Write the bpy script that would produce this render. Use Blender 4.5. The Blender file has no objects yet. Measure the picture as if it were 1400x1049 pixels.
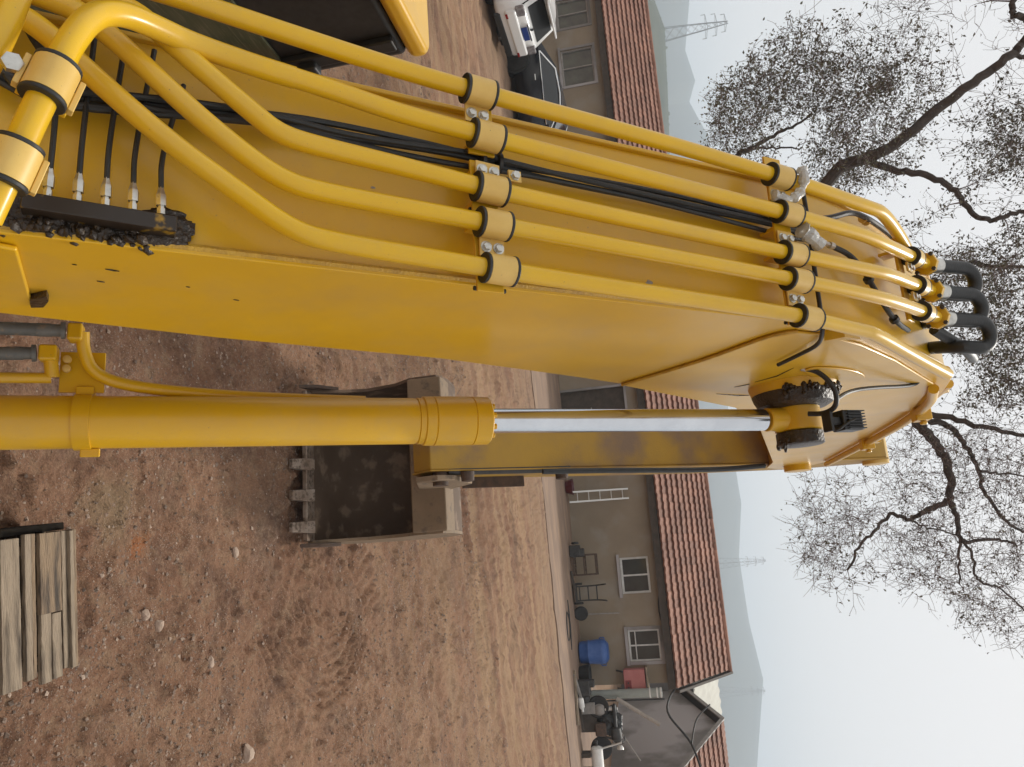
import bpy, bmesh, math, random
import numpy as np
from math import sin, cos, pi, radians
from mathutils import Vector, Matrix, noise as mnoise

random.seed(7); RNG = np.random.default_rng(11)
SC = bpy.context.scene; COL = SC.collection

# ---------------------------------------------------------------- camera
PITCH, ROLL, CAMH = radians(11.0), radians(6.6), 3.2
Fw = Vector((0, cos(PITCH), -sin(PITCH))); Up0 = Vector((0, sin(PITCH), cos(PITCH))); Rt0 = Vector((1, 0, 0))
Rt = Rt0 * cos(ROLL) - Up0 * sin(ROLL); Up = Up0 * cos(ROLL) + Rt0 * sin(ROLL)
cam = bpy.data.objects.new('camera', bpy.data.cameras.new('camera')); COL.objects.link(cam)
cam.data.sensor_width = 36.0; cam.data.lens = 36.0 * 1050 / 1400
cam.data.clip_start = 0.05; cam.data.clip_end = 12000
X, Y, Z = Up, -Rt, -Fw                      # the phone was held on its side: world up runs to the right of the frame
cam.matrix_world = Matrix(((X.x, Y.x, Z.x, 0), (X.y, Y.y, Z.y, 0), (X.z, Y.z, Z.z, CAMH), (0, 0, 0, 1)))
SC.camera = cam
SC.cycles.volume_bounces = 4

# ---------------------------------------------------------------- sky, sun, exposure
SUN_EL, SUN_AZ = radians(50), radians(27)   # azimuth from +Y towards +X
W = bpy.data.worlds.new('World'); SC.world = W; W.use_nodes = True
nt = W.node_tree; nt.nodes.clear()
sky = nt.nodes.new('ShaderNodeTexSky'); sky.sky_type = 'NISHITA'; sky.sun_disc = False
sky.sun_elevation = SUN_EL; sky.sun_rotation = SUN_AZ; sky.air_density = 1.0; sky.dust_density = 4.0
mx = nt.nodes.new('ShaderNodeMixRGB'); mx.inputs['Fac'].default_value = 0.9
mx.inputs['Color2'].default_value = (8.05, 7.9, 7.75, 1)     # even high overcast
bg = nt.nodes.new('ShaderNodeBackground'); bg.inputs['Strength'].default_value = 0.1
wo = nt.nodes.new('ShaderNodeOutputWorld')
nt.links.new(sky.outputs[0], mx.inputs['Color1']); nt.links.new(mx.outputs[0], bg.inputs['Color']); nt.links.new(bg.outputs[0], wo.inputs['Surface'])
sl = bpy.data.lights.new('sun', 'SUN'); sl.energy = 2.3; sl.angle = radians(8); sl.color = (1.0, 0.95, 0.87)
so = bpy.data.objects.new('sun', sl); COL.objects.link(so); so.location = (0, 0, 60)
sd = Vector((sin(SUN_AZ) * cos(SUN_EL), cos(SUN_AZ) * cos(SUN_EL), sin(SUN_EL)))
so.rotation_euler = sd.to_track_quat('Z', 'Y').to_euler()
vs = SC.view_settings; vs.view_transform = 'Standard'; vs.look = 'None'; vs.exposure = 0.27; vs.gamma = 1.0; vs.use_curve_mapping = False

# ---------------------------------------------------------------- materials
MATS = {}
def mat(name, c1, c2=None, scale=4.0, rough=0.5, metal=0.0, bump=0.0, bscale=60.0, c3=None, s3=25.0, t3=(0.62, 0.72), stretch=None, spec=0.5, rvar=0.0, tone=None, trans=0.0, coat=0.0, dust=0.0):
    m = bpy.data.materials.new(name); m.use_nodes = True; n = m.node_tree.nodes; l = m.node_tree.links
    b = n['Principled BSDF']
    b.inputs['Roughness'].default_value = rough; b.inputs['Metallic'].default_value = metal
    b.inputs['Specular IOR Level'].default_value = spec
    if coat: b.inputs['Coat Weight'].default_value = coat; b.inputs['Coat Roughness'].default_value = 0.15
    if trans: b.inputs['Transmission Weight'].default_value = trans
    tc = n.new('ShaderNodeTexCoord'); vec = tc.outputs['Object']
    if stretch:
        mp = n.new('ShaderNodeMapping'); mp.inputs['Scale'].default_value = stretch; l.new(vec, mp.inputs['Vector']); vec = mp.outputs['Vector']
    out = None
    if c2 is None and c3 is None and tone is None:
        b.inputs['Base Color'].default_value = (*c1, 1)
    else:
        nz = n.new('ShaderNodeTexNoise'); nz.inputs['Scale'].default_value = scale; nz.inputs['Detail'].default_value = 6; nz.inputs['Roughness'].default_value = 0.6
        l.new(vec, nz.inputs['Vector'])
        rp = n.new('ShaderNodeMapRange'); rp.inputs['From Min'].default_value = 0.35; rp.inputs['From Max'].default_value = 0.65
        l.new(nz.outputs['Fac'], rp.inputs['Value'])
        mxn = n.new('ShaderNodeMixRGB'); mxn.inputs['Color1'].default_value = (*c1, 1); mxn.inputs['Color2'].default_value = (*(c2 or c1), 1)
        l.new(rp.outputs[0], mxn.inputs['Fac']); out = mxn.outputs[0]
        if c3:
            nz3 = n.new('ShaderNodeTexNoise'); nz3.inputs['Scale'].default_value = s3; nz3.inputs['Detail'].default_value = 5
            l.new(vec, nz3.inputs['Vector'])
            r3 = n.new('ShaderNodeMapRange'); r3.inputs['From Min'].default_value = t3[0]; r3.inputs['From Max'].default_value = t3[1]
            l.new(nz3.outputs['Fac'], r3.inputs['Value'])
            m3 = n.new('ShaderNodeMixRGB'); m3.inputs['Color2'].default_value = (*c3, 1)
            l.new(r3.outputs[0], m3.inputs['Fac']); l.new(out, m3.inputs['Color1']); out = m3.outputs[0]
        if dust:
            nd = n.new('ShaderNodeTexNoise'); nd.inputs['Scale'].default_value = 2.7; nd.inputs['Detail'].default_value = 12; nd.inputs['Roughness'].default_value = .72; l.new(vec, nd.inputs['Vector'])
            rd = n.new('ShaderNodeMapRange'); rd.inputs['From Min'].default_value = .46; rd.inputs['From Max'].default_value = .72; rd.inputs['To Max'].default_value = dust; l.new(nd.outputs['Fac'], rd.inputs['Value'])
            md = n.new('ShaderNodeMixRGB'); md.inputs['Color2'].default_value = (0.40, 0.28, 0.15, 1); l.new(rd.outputs[0], md.inputs['Fac']); l.new(out, md.inputs['Color1']); out = md.outputs[0]
        if tone:
            at = n.new('ShaderNodeAttribute'); at.attribute_name = 'tone'
            mr = n.new('ShaderNodeMapRange'); mr.inputs['To Min'].default_value = tone[0]; mr.inputs['To Max'].default_value = tone[1]
            l.new(at.outputs['Fac'], mr.inputs['Value'])
            ml = n.new('ShaderNodeMixRGB'); ml.blend_type = 'MULTIPLY'; ml.inputs['Fac'].default_value = 1
            l.new(out, ml.inputs['Color1']); l.new(mr.outputs[0], ml.inputs['Color2']); out = ml.outputs[0]
        l.new(out, b.inputs['Base Color'])
    if rvar:
        nr = n.new('ShaderNodeTexNoise'); nr.inputs['Scale'].default_value = scale * 2.3; nr.inputs['Detail'].default_value = 4; l.new(vec, nr.inputs['Vector'])
        rr = n.new('ShaderNodeMapRange'); rr.inputs['To Min'].default_value = rough - rvar; rr.inputs['To Max'].default_value = rough + rvar
        l.new(nr.outputs['Fac'], rr.inputs['Value']); l.new(rr.outputs[0], b.inputs['Roughness'])
    if bump:
        nb = n.new('ShaderNodeTexNoise'); nb.inputs['Scale'].default_value = bscale; nb.inputs['Detail'].default_value = 5; l.new(vec, nb.inputs['Vector'])
        bp = n.new('ShaderNodeBump'); bp.inputs['Strength'].default_value = bump; bp.inputs['Distance'].default_value = 0.01
        l.new(nb.outputs['Fac'], bp.inputs['Height']); l.new(bp.outputs[0], b.inputs['Normal'])
    MATS[name] = m; return m

YEL = mat('yellow_paint', (0.70, 0.405, 0.006), (0.64, 0.362, 0.008), 2.2, 0.36, rvar=0.07, c3=(0.34, 0.20, 0.05), s3=140, t3=(0.70, 0.78), bump=0.03, bscale=260, coat=0.22, dust=.30, spec=.4)
YPIPE = mat('yellow_pipe_paint', (0.74, 0.445, 0.007), (0.68, 0.402, 0.008), 3.0, 0.32, rvar=0.06, c3=(0.28, 0.17, 0.05), s3=170, t3=(0.70, 0.78), bump=0.02, bscale=200, coat=0.25, dust=.25, spec=.4)
YSTRAP = mat('pale_yellow_strap', (0.70, 0.47, 0.13), (0.64, 0.41, 0.10), 12, 0.42, c3=(0.25, 0.16, 0.06), s3=160, t3=(0.70, 0.76))
YWELD = mat('weld_seam_yellow', (0.56, 0.33, 0.03), (0.42, 0.24, 0.03), 30, 0.5, bump=0.4, bscale=180)
YMUD = mat('muddy_yellow', (0.43, 0.25, 0.025), (0.34, 0.20, 0.04), 2.2, 0.6, c3=(0.21, 0.135, 0.08), s3=2.2, t3=(0.48, 0.68), bump=0.2, bscale=80)
BLK = mat('black_rubber', (0.014, 0.014, 0.014), (0.024, 0.023, 0.021), 20, 0.55, bump=0.1, bscale=200)
HOSE = mat('hose_rubber', (0.016, 0.018, 0.018), (0.026, 0.027, 0.027), 25, 0.5, bump=0.15, bscale=150)
GREY_HOSE = mat('grey_hose_sleeve', (0.10, 0.105, 0.10), (0.16, 0.155, 0.14), 18, 0.55, c3=(0.22, 0.17, 0.12), s3=40, t3=(0.6, 0.7))
STEEL = mat('zinc_steel', (0.62, 0.61, 0.57), (0.48, 0.47, 0.43), 40, 0.32, metal=0.9, c3=(0.25, 0.2, 0.14), s3=90, t3=(0.66, 0.75))
CHROME = mat('chrome_rod', (0.66, 0.68, 0.71), (0.58, 0.60, 0.63), 6, 0.16, metal=1.0)
GREASE = mat('grease', (0.016, 0.011, 0.007), (0.045, 0.027, 0.014), 14, 0.42, bump=0.9, bscale=70, c3=(0.07, 0.042, 0.018), s3=40, t3=(0.6, 0.72))
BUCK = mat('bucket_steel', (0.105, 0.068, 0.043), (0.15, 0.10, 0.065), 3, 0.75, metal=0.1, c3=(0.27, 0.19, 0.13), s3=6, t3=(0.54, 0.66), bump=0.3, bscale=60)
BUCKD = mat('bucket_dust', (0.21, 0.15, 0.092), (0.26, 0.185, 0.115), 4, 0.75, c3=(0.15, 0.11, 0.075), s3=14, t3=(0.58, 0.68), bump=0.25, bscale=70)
TOOTH = mat('worn_tooth_steel', (0.20, 0.13, 0.085), (0.40, 0.33, 0.27), 6, 0.45, metal=0.4, c3=(0.14, 0.10, 0.07), s3=30, t3=(0.5, 0.62), bump=0.3)
LAMPB = mat('black_cast_metal', (0.010, 0.010, 0.010), (0.02, 0.02, 0.02), 40, 0.45)
GLASS = mat('cab_glass', (0.065, 0.072, 0.042), (0.095, 0.10, 0.06), 5, 0.22, c3=(0.13, 0.13, 0.085), s3=12, t3=(0.52, 0.7), stretch=(1, 1, 9), spec=0.35)  # olive streaks paint the ground's reflection into the glass colour
PLASTIC = mat('crumpled_plastic', (0.62, 0.62, 0.60), (0.75, 0.75, 0.72), 30, 0.2, bump=0.5, bscale=120, trans=0.35)
WOOD = mat('weathered_wood', (0.29, 0.205, 0.125), (0.18, 0.125, 0.08), 9, 0.85, stretch=(0.6, 5, 5), c3=(0.06, 0.046, 0.034), s3=6, t3=(0.52, 0.66), bump=0.8, bscale=40)
WOODP = mat('pale_wood', (0.34, 0.265, 0.185), (0.21, 0.16, 0.11), 9, 0.85, stretch=(0.6, 5, 5), c3=(0.075, 0.055, 0.038), s3=5, t3=(0.54, 0.70), bump=0.8, bscale=40)
RENDER_ = mat('old_render', (0.285, 0.225, 0.158), (0.23, 0.18, 0.125), 0.7, 0.9, c3=(0.29, 0.25, 0.20), s3=1.3, t3=(0.5, 0.72), bump=0.25, bscale=40)
RENDGREY = mat('grey_render', (0.245, 0.225, 0.21), (0.17, 0.155, 0.14), 0.55, 0.9, c3=(0.36, 0.33, 0.32), s3=0.35, t3=(0.48, 0.56), bump=0.3, bscale=30)
TILE = mat('clay_tile', (0.305, 0.150, 0.100), (0.225, 0.108, 0.074), .8, 0.85, c3=(0.13, 0.085, 0.06), s3=7, t3=(0.60, 0.75), tone=(0.78, 1.15))
DARKW = mat('dark_timber', (0.05, 0.04, 0.03), (0.08, 0.06, 0.045), 6, 0.8)
FRAMEW = mat('white_frame', (0.62, 0.61, 0.58), (0.5, 0.49, 0.46), 6, 0.5)
FRAMEG = mat('grey_frame', (0.33, 0.30, 0.27), (0.25, 0.22, 0.2), 8, 0.6)
PANE = mat('window_pane', (0.035, 0.038, 0.036), (0.055, 0.06, 0.055), 2, 0.08, spec=0.6)
PANEG = mat('curtained_pane', (0.13, 0.14, 0.12), (0.09, 0.09, 0.085), 2.5, 0.12, spec=0.6)
DRAIN = mat('grey_green_plastic', (0.33, 0.35, 0.31), (0.27, 0.28, 0.25), 4, 0.5)
PINK = mat('faded_red_metal', (0.46, 0.17, 0.15), (0.40, 0.13, 0.12), 5, 0.5)
BLUE = mat('blue_plastic', (0.03, 0.085, 0.26), (0.05, 0.11, 0.30), 9, 0.4)
ALU = mat('aluminium', (0.62, 0.60, 0.56), None, rough=0.4, metal=0.6)
RUST = mat('rusty_iron', (0.06, 0.04, 0.03), (0.11, 0.065, 0.04), 14, 0.75, bump=0.3)
DKMET = mat('dark_iron', (0.025, 0.023, 0.021), (0.05, 0.045, 0.04), 10, 0.6)
GREYP = mat('grey_pole', (0.22, 0.20, 0.18), (0.30, 0.27, 0.24), 8, 0.6)
WHITEP = mat('white_paint_dull', (0.72, 0.70, 0.66), (0.6, 0.58, 0.53), 5, 0.5)
SHEET = mat('pale_sheet_roof', (0.50, 0.49, 0.42), (0.42, 0.40, 0.34), 1.2, 0.7)
CARW = mat('white_car_paint', (0.74, 0.74, 0.72), None, rough=0.22, coat=0.6)
CARB = mat('black_car_paint', (0.008, 0.008, 0.011), None, rough=0.25, coat=0.3, spec=.3)
CARG = mat('car_glass', (0.012, 0.014, 0.013), None, rough=0.05, spec=0.8)
TYRE = mat('tyre', (0.016, 0.015, 0.014), (0.03, 0.027, 0.024), 20, 0.8)
RIMD = mat('dark_alloy', (0.06, 0.06, 0.06), None, rough=0.35, metal=0.7)
CHRM = mat('bright_trim', (0.75, 0.76, 0.76), None, rough=0.15, metal=1.0)
REDL = mat('red_lens', (0.22, 0.012, 0.012), None, rough=0.15)
SMOKEL = mat('smoked_lens', (0.30, 0.29, 0.29), (0.12, 0.10, 0.10), 9, 0.12)
PLATEB = mat('blue_plate', (0.02, 0.05, 0.22), None, rough=0.4)
BARK = mat('bark', (0.048, 0.037, 0.030), (0.082, 0.064, 0.052), 9, 0.9, bump=0.6, bscale=30)
TWIG = mat('twig_bark', (0.12, 0.082, 0.072), (0.16, 0.115, 0.10), 6, 0.9)
LEAF = mat('leaf', (0.085, 0.085, 0.048), (0.13, 0.115, 0.07), 3, 0.6, tone=(0.5, 1.35))
STONE = mat('stone', (0.33, 0.25, 0.19), (0.22, 0.15, 0.11), 8, 0.85, bump=0.4, bscale=50, tone=(0.6, 1.5))
HILLN = mat('wooded_hill', (0.045, 0.058, 0.035), (0.075, 0.085, 0.05), 0.05, 0.95)
HILLF = mat('far_hill', (0.06, 0.07, 0.05), (0.085, 0.09, 0.06), 0.01, 0.95)
PYL = mat('pylon_steel', (0.20, 0.20, 0.20), None, rough=0.6)

# ---------------------------------------------------------------- mesh helpers
class MB:
    def __init__(s): s.v = []; s.f = []; s.tone = []
    def add(s, v, f, tone=None):
        o = len(s.v); s.v += [tuple(p) for p in v]; s.f += [tuple(i + o for i in q) for q in f]
        s.tone += [tone if tone is not None else 0.5] * len(f)
        return s
    def box(s, c, d, M=None, tone=None):
        x, y, z = d[0] / 2, d[1] / 2, d[2] / 2; c = Vector(c)
        vv = [Vector(p) for p in ((-x, -y, -z), (x, -y, -z), (x, y, -z), (-x, y, -z), (-x, -y, z), (x, -y, z), (x, y, z), (-x, y, z))]
        vv = [c + (M @ p if M else p) for p in vv]
        return s.add(vv, [(0, 3, 2, 1), (4, 5, 6, 7), (0, 1, 5, 4), (1, 2, 6, 5), (2, 3, 7, 6), (3, 0, 4, 7)], tone)
    def bar(s, a, b, w, h, up=(0, 0, 1), tone=None):
        a, b = Vector(a), Vector(b); M = frame(b - a, up)
        return s.box((a + b) / 2, ((b - a).length, w, h), M, tone)
    def tube(s, path, r, seg=10, caps=True, tone=None):
        P = [Vector(p) for p in path]; n = len(P)
        rs = r if hasattr(r, '__len__') else [r] * n
        T = [(P[min(i + 1, n - 1)] - P[max(i - 1, 0)]).normalized() for i in range(n)]
        up = Vector((0, 0, 1)) if abs(T[0].z) < .9 else Vector((1, 0, 0))
        N = (up - T[0] * up.dot(T[0])).normalized(); V = []; Fc = []
        for i in range(n):
            N = (N - T[i] * N.dot(T[i])).normalized(); B = T[i].cross(N)
            for k in range(seg):
                a = 2 * pi * k / seg; V.append(P[i] + (N * cos(a) + B * sin(a)) * rs[i])
        for i in range(n - 1):
            for k in range(seg):
                k2 = (k + 1) % seg; Fc.append((i * seg + k, i * seg + k2, (i + 1) * seg + k2, (i + 1) * seg + k))
        if caps: Fc.append(tuple(range(seg - 1, -1, -1))); Fc.append(tuple((n - 1) * seg + k for k in range(seg)))
        return s.add(V, Fc, tone)
    def lathe(s, o, d, prof, seg=24, tone=None):           # prof: (distance along d, radius)
        o = Vector(o); d = Vector(d).normalized()
        u = Vector((0, 0, 1)) if abs(d.z) < .9 else Vector((1, 0, 0)); u = (u - d * u.dot(d)).normalized(); w = d.cross(u)
        V = [o + d * h + (u * cos(2 * pi * k / seg) + w * sin(2 * pi * k / seg)) * r for h, r in prof for k in range(seg)]
        Fc = [(i * seg + k, i * seg + (k + 1) % seg, (i + 1) * seg + (k + 1) % seg, (i + 1) * seg + k) for i in range(len(prof) - 1) for k in range(seg)]
        Fc += [tuple(range(seg - 1, -1, -1)), tuple((len(prof) - 1) * seg + k for k in range(seg))]
        return s.add(V, Fc, tone)
    def prism(s, poly, x0, x1, tone=None):                 # poly in (y, z), counter-clockwise seen from +x
        n = len(poly)
        V = [(x0, p[0], p[1]) for p in poly] + [(x1, p[0], p[1]) for p in poly]
        Fc = [tuple(range(n - 1, -1, -1)), tuple(range(n, 2 * n))] + [(i, (i + 1) % n, n + (i + 1) % n, n + i) for i in range(n)]
        return s.add(V, Fc, tone)
    def build(s, name, m, parent=None, bevel=0.0, smooth=True, angle=35, tone=False, fix=True, segs=2):
        me = bpy.data.meshes.new(name); me.from_pydata(s.v, [], s.f)
        if tone:
            a = me.attributes.new('tone', 'FLOAT', 'FACE'); a.data.foreach_set('value', s.tone)
        me.materials.append(m)
        if fix and len(s.f) < 30000:
            bm = bmesh.new(); bm.from_mesh(me); bmesh.ops.recalc_face_normals(bm, faces=bm.faces); bm.to_mesh(me); bm.free()
        if smooth:
            me.polygons.foreach_set('use_smooth', [True] * len(me.polygons))
            me.set_sharp_from_angle(angle=radians(angle))
        me.update()
        o = bpy.data.objects.new(name, me); COL.objects.link(o)
        if parent: o.parent = parent
        if bevel:
            b = o.modifiers.new('bevel', 'BEVEL'); b.width = bevel; b.segments = segs; b.limit_method = 'ANGLE'; b.angle_limit = radians(40); b.harden_normals = True
        return o
def frame(d, up=(0, 0, 1)):                                # columns: d, side, up
    d = Vector(d).normalized(); up = Vector(up); sd_ = up.cross(d)
    if sd_.length < 1e-5: sd_ = Vector((1, 0, 0)).cross(d)
    sd_.normalize(); u = d.cross(sd_)
    return Matrix(((d.x, sd_.x, u.x), (d.y, sd_.y, u.y), (d.z, sd_.z, u.z)))
def smooth_path(P, it=3, closed=False):                    # Chaikin corner cutting, ends kept
    P = [Vector(p) for p in P]
    for _ in range(it):
        Q = [P[0]]
        for a, b in zip(P, P[1:]): Q += [a * .75 + b * .25, a * .25 + b * .75]
        Q.append(P[-1]); P = Q
    return P
def catmull(P, n=6):
    P = [Vector(p) for p in P]; out = []
    for i in range(len(P) - 1):
        p0 = P[max(i - 1, 0)]; p1 = P[i]; p2 = P[i + 1]; p3 = P[min(i + 2, len(P) - 1)]
        for k in range(n):
            t = k / n; out.append(.5 * ((2 * p1) + (p2 - p0) * t + (2 * p0 - 5 * p1 + 4 * p2 - p3) * t * t + (3 * p1 - p0 - 3 * p2 + p3) * t ** 3))
    return out + [P[-1]]
def tag(o, label=None, cat=None, group=None, kind=None):
    for k, v in (('label', label), ('category', cat), ('group', group), ('kind', kind)):
        if v: o[k] = v
    return o
def empty(name, loc, rz=0.0, label=None, cat=None, group=None):
    o = bpy.data.objects.new(name, None); COL.objects.link(o); o.location = loc; o.rotation_euler = (0, 0, rz); o.empty_display_size = .2
    return tag(o, label, cat, group)
def vnoise(x, y, seed=0):
    xi = np.floor(x).astype(np.int64); yi = np.floor(y).astype(np.int64); fx = x - xi; fy = y - yi
    def h(a, b):
        n = (a * 374761393 + b * 668265263 + seed * 974634777) & 0x7fffffff; n = (n ^ (n >> 13)) * 1274126177 & 0x7fffffff
        return ((n ^ (n >> 16)) & 0xffff) / 65535.0
    u = fx * fx * (3 - 2 * fx); v = fy * fy * (3 - 2 * fy)
    return (h(xi, yi) * (1 - u) + h(xi + 1, yi) * u) * (1 - v) + (h(xi, yi + 1) * (1 - u) + h(xi + 1, yi + 1) * u) * v
def fbm(x, y, o=4, seed=0): return sum(vnoise(x * 2 ** k, y * 2 ** k, seed + k) * .5 ** k for k in range(o)) / sum(.5 ** k for k in range(o))

# ================================================================ GROUND
def gheight(x, y):
    z = (fbm(x * .5, y * .5, 3, 1) - .5) * .16
    z += (fbm(x * 2.6, y * 2.6, 4, 5) - .5) * .085
    cl = np.clip(fbm(x * 9, y * 9, 3, 9) - .52, 0, 1); z += cl * .17
    z += (fbm(x * 26, y * 26, 3, 21) - .5) * .046
    far = np.clip((y - 6.5) / 4, 0, 1)
    z += far * (fbm(x * .16 + .05 * y, y * 2.2 + .12 * x, 3, 31) - .5) * .17          # wheel ruts running along the house
    # slewed crawler track: curved cleat marks
    cx, cy = 1.55, 6.55; r = np.hypot(x - cx, y - cy); a = np.arctan2(y - cy, x - cx)
    m = np.clip((1.35 - r) / .2, 0, 1) * np.clip((r - .32) / .12, 0, 1) * np.clip((1.25 - np.abs(a + .35)) / .3, 0, 1)
    z += m * (.026 * np.sin(r * 66 + 2.2 * fbm(x * 2.5, y * 2.5, 2, 40)) * (.35 + 1.1 * fbm(x * 4, y * 4, 2, 44)) + .006)
    m2 = np.clip((.28 - np.abs(y - 7.4 - .25 * (x - 1.6))) / .1, 0, 1) * np.clip((x - 1.0) / .2, 0, 1) * np.clip((2.5 - x) / .3, 0, 1)
    z += m2 * .022 * np.sin(x * 42 + y * 9)
    z *= 1 - .85 * np.clip((y + .097 * (x - 3.26) - 18.4) / .5, 0, 1) * np.clip((x + 2) / .8, 0, 1)
    damp = np.clip((60 - np.hypot(x, y)) / 20, 0, 1)
    return z * damp - .02
def axis(segments):
    out = []
    for a, b, st in segments: out += list(np.arange(a, b, st))
    return np.array(out + [segments[-1][1]])
gx = axis([(-2200, -200, 500), (-200, -40, 20), (-40, -14, 1.0), (-14, -4, .16), (-4, -1, .05), (-1, 4.4, .021), (4.4, 9, .06), (9, 20, .18), (20, 40, 1.0), (40, 200, 20), (200, 2200, 500)])
gy = axis([(-2200, -100, 600), (-100, -10, 15), (-10, 2.4, .6), (2.4, 7.6, .020), (7.6, 10, .034), (10, 16, .06), (16, 27, .13), (27, 45, 1.0), (45, 200, 15), (200, 2200, 500)])
GX, GY = np.meshgrid(gx, gy); GZ = gheight(GX, GY)
nx, ny = len(gx), len(gy); idx = np.arange(nx * ny).reshape(ny, nx)
gm = bpy.data.meshes.new('ground')
gv = np.stack([GX, GY, GZ], -1).reshape(-1, 3); gf = np.stack([idx[:-1, :-1], idx[:-1, 1:], idx[1:, 1:], idx[1:, :-1]], -1).reshape(-1, 4)
gm.vertices.add(len(gv)); gm.vertices.foreach_set('co', gv.ravel()); gm.loops.add(gf.size); gm.loops.foreach_set('vertex_index', gf.ravel())
gm.polygons.add(len(gf)); gm.polygons.foreach_set('loop_start', np.arange(0, gf.size, 4)); gm.polygons.foreach_set('loop_total', np.full(len(gf), 4))
gm.update(); gm.polygons.foreach_set('use_smooth', [True] * len(gf))
def ground_mat():
    m = bpy.data.materials.new('red_brown_dirt'); m.use_nodes = True; n = m.node_tree.nodes; l = m.node_tree.links; b = n['Principled BSDF']
    b.inputs['Roughness'].default_value = .92; b.inputs['Specular IOR Level'].default_value = .25
    tc = n.new('ShaderNodeTexCoord')
    def nz(scale, detail=6, st=(1, 1, 1), rot=0, rough=.6):
        mp = n.new('ShaderNodeMapping'); mp.inputs['Scale'].default_value = st; mp.inputs['Rotation'].default_value = (0, 0, rot); l.new(tc.outputs['Object'], mp.inputs['Vector'])
        t = n.new('ShaderNodeTexNoise'); t.inputs['Scale'].default_value = scale; t.inputs['Detail'].default_value = detail; t.inputs['Roughness'].default_value = rough
        l.new(mp.outputs[0], t.inputs['Vector']); return t.outputs['Fac']
    def rng(v, a, c, t0=0, t1=1):
        r = n.new('ShaderNodeMapRange'); r.inputs['From Min'].default_value = a; r.inputs['From Max'].default_value = c; r.inputs['To Min'].default_value = t0; r.inputs['To Max'].default_value = t1
        l.new(v, r.inputs['Value']); return r.outputs[0]
    def mixc(f, c1, c2, mode='MIX'):
        x = n.new('ShaderNodeMixRGB'); x.blend_type = mode
        if isinstance(f, float): x.inputs['Fac'].default_value = f
        else: l.new(f, x.inputs['Fac'])
        for i, c in (('Color1', c1), ('Color2', c2)):
            if isinstance(c, tuple): x.inputs[i].default_value = (*c, 1)
            else: l.new(c, x.inputs[i])
        return x.outputs[0]
    def mul(a, c):
        x = n.new('ShaderNodeMath'); x.operation = 'MULTIPLY'; l.new(a, x.inputs[0])
        if isinstance(c, float): x.inputs[1].default_value = c
        else: l.new(c, x.inputs[1])
        return x.outputs[0]
    sep = n.new('ShaderNodeSeparateXYZ'); l.new(tc.outputs['Object'], sep.inputs[0])
    base = mixc(rng(nz(.55), .38, .62), (0.250, 0.128, 0.076), (0.355, 0.202, 0.122))
    base = mixc(rng(nz(2.6, 8), .48, .66, 0, .75), base, (0.150, 0.085, 0.058))
    base = mixc(rng(nz(7, 8), .52, .70, 0, .7), base, (0.36, 0.24, 0.148))
    farf = rng(sep.outputs['Y'], 6.0, 12.0)
    strk = rng(nz(1.3, 7, (.22, 2.4, 1), radians(6)), .40, .62)
    base = mixc(mul(mul(strk, farf), .8), base, (0.43, 0.280, 0.160))
    strk2 = rng(nz(2.1, 7, (.16, 2.2, 1), radians(4)), .56, .68)
    base = mixc(mul(mul(strk2, farf), .6), base, (0.15, 0.092, 0.063))
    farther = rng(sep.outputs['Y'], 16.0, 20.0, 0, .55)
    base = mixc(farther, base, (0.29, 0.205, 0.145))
    def spot(x, y, rx, ry, col, amt, base):
        cmb = n.new('ShaderNodeVectorMath'); cmb.operation = 'SUBTRACT'; l.new(tc.outputs['Object'], cmb.inputs[0]); cmb.inputs[1].default_value = (x, y, 0)
        sc_ = n.new('ShaderNodeVectorMath'); sc_.operation = 'MULTIPLY'; l.new(cmb.outputs[0], sc_.inputs[0]); sc_.inputs[1].default_value = (1 / rx, 1 / ry, 0)
        ln = n.new('ShaderNodeVectorMath'); ln.operation = 'LENGTH'; l.new(sc_.outputs[0], ln.inputs[0])
        ad = n.new('ShaderNodeMath'); ad.operation = 'ADD'; l.new(ln.outputs['Value'], ad.inputs[0]); l.new(rng(nz(4, 6), .3, .7, -.45, .45), ad.inputs[1])
        return mixc(rng(ad.outputs[0], .35, 1.0, amt, 0), base, col)
    base = spot(.72, 4.1, .10, .10, (0.36, 0.13, 0.045), .85, base)       # rusty orange spill
    base = spot(.95, 5.6, .55, .35, (0.12, 0.095, 0.075), .3, base)        # bucket's soft shadow, painted into the dirt colour
    base = spot(.45, 3.9, .3, .3, (0.29, 0.21, 0.12), .6, base)
    pb = n.new('ShaderNodeTexVoronoi'); pb.inputs['Scale'].default_value = 85; l.new(tc.outputs['Object'], pb.inputs['Vector'])
    spk = mul(rng(pb.outputs['Distance'], .16, .30, 1, 0), rng(nz(3.2, 5), .45, .6))
    base = mixc(mul(spk, .8), base, (0.50, 0.40, 0.31))
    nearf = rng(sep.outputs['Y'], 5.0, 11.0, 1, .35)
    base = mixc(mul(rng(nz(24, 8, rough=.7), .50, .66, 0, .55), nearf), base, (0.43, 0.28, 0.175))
    base = mixc(mul(rng(nz(31, 8, rough=.7), .54, .70, 0, .5), nearf), base, (0.085, 0.042, 0.028))
    base = mixc(rng(nz(90, 5), .44, .68, .0, .30), base, (0.06, 0.036, 0.025))
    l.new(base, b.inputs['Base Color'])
    bp = n.new('ShaderNodeBump'); bp.inputs['Strength'].default_value = 1.0; bp.inputs['Distance'].default_value = .035
    l.new(nz(38, 8, rough=.7), bp.inputs['Height']); l.new(bp.outputs[0], b.inputs['Normal'])
    return m
gm.materials.append(ground_mat()); go = bpy.data.objects.new('ground', gm); COL.objects.link(go); tag(go, kind='structure')

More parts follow.
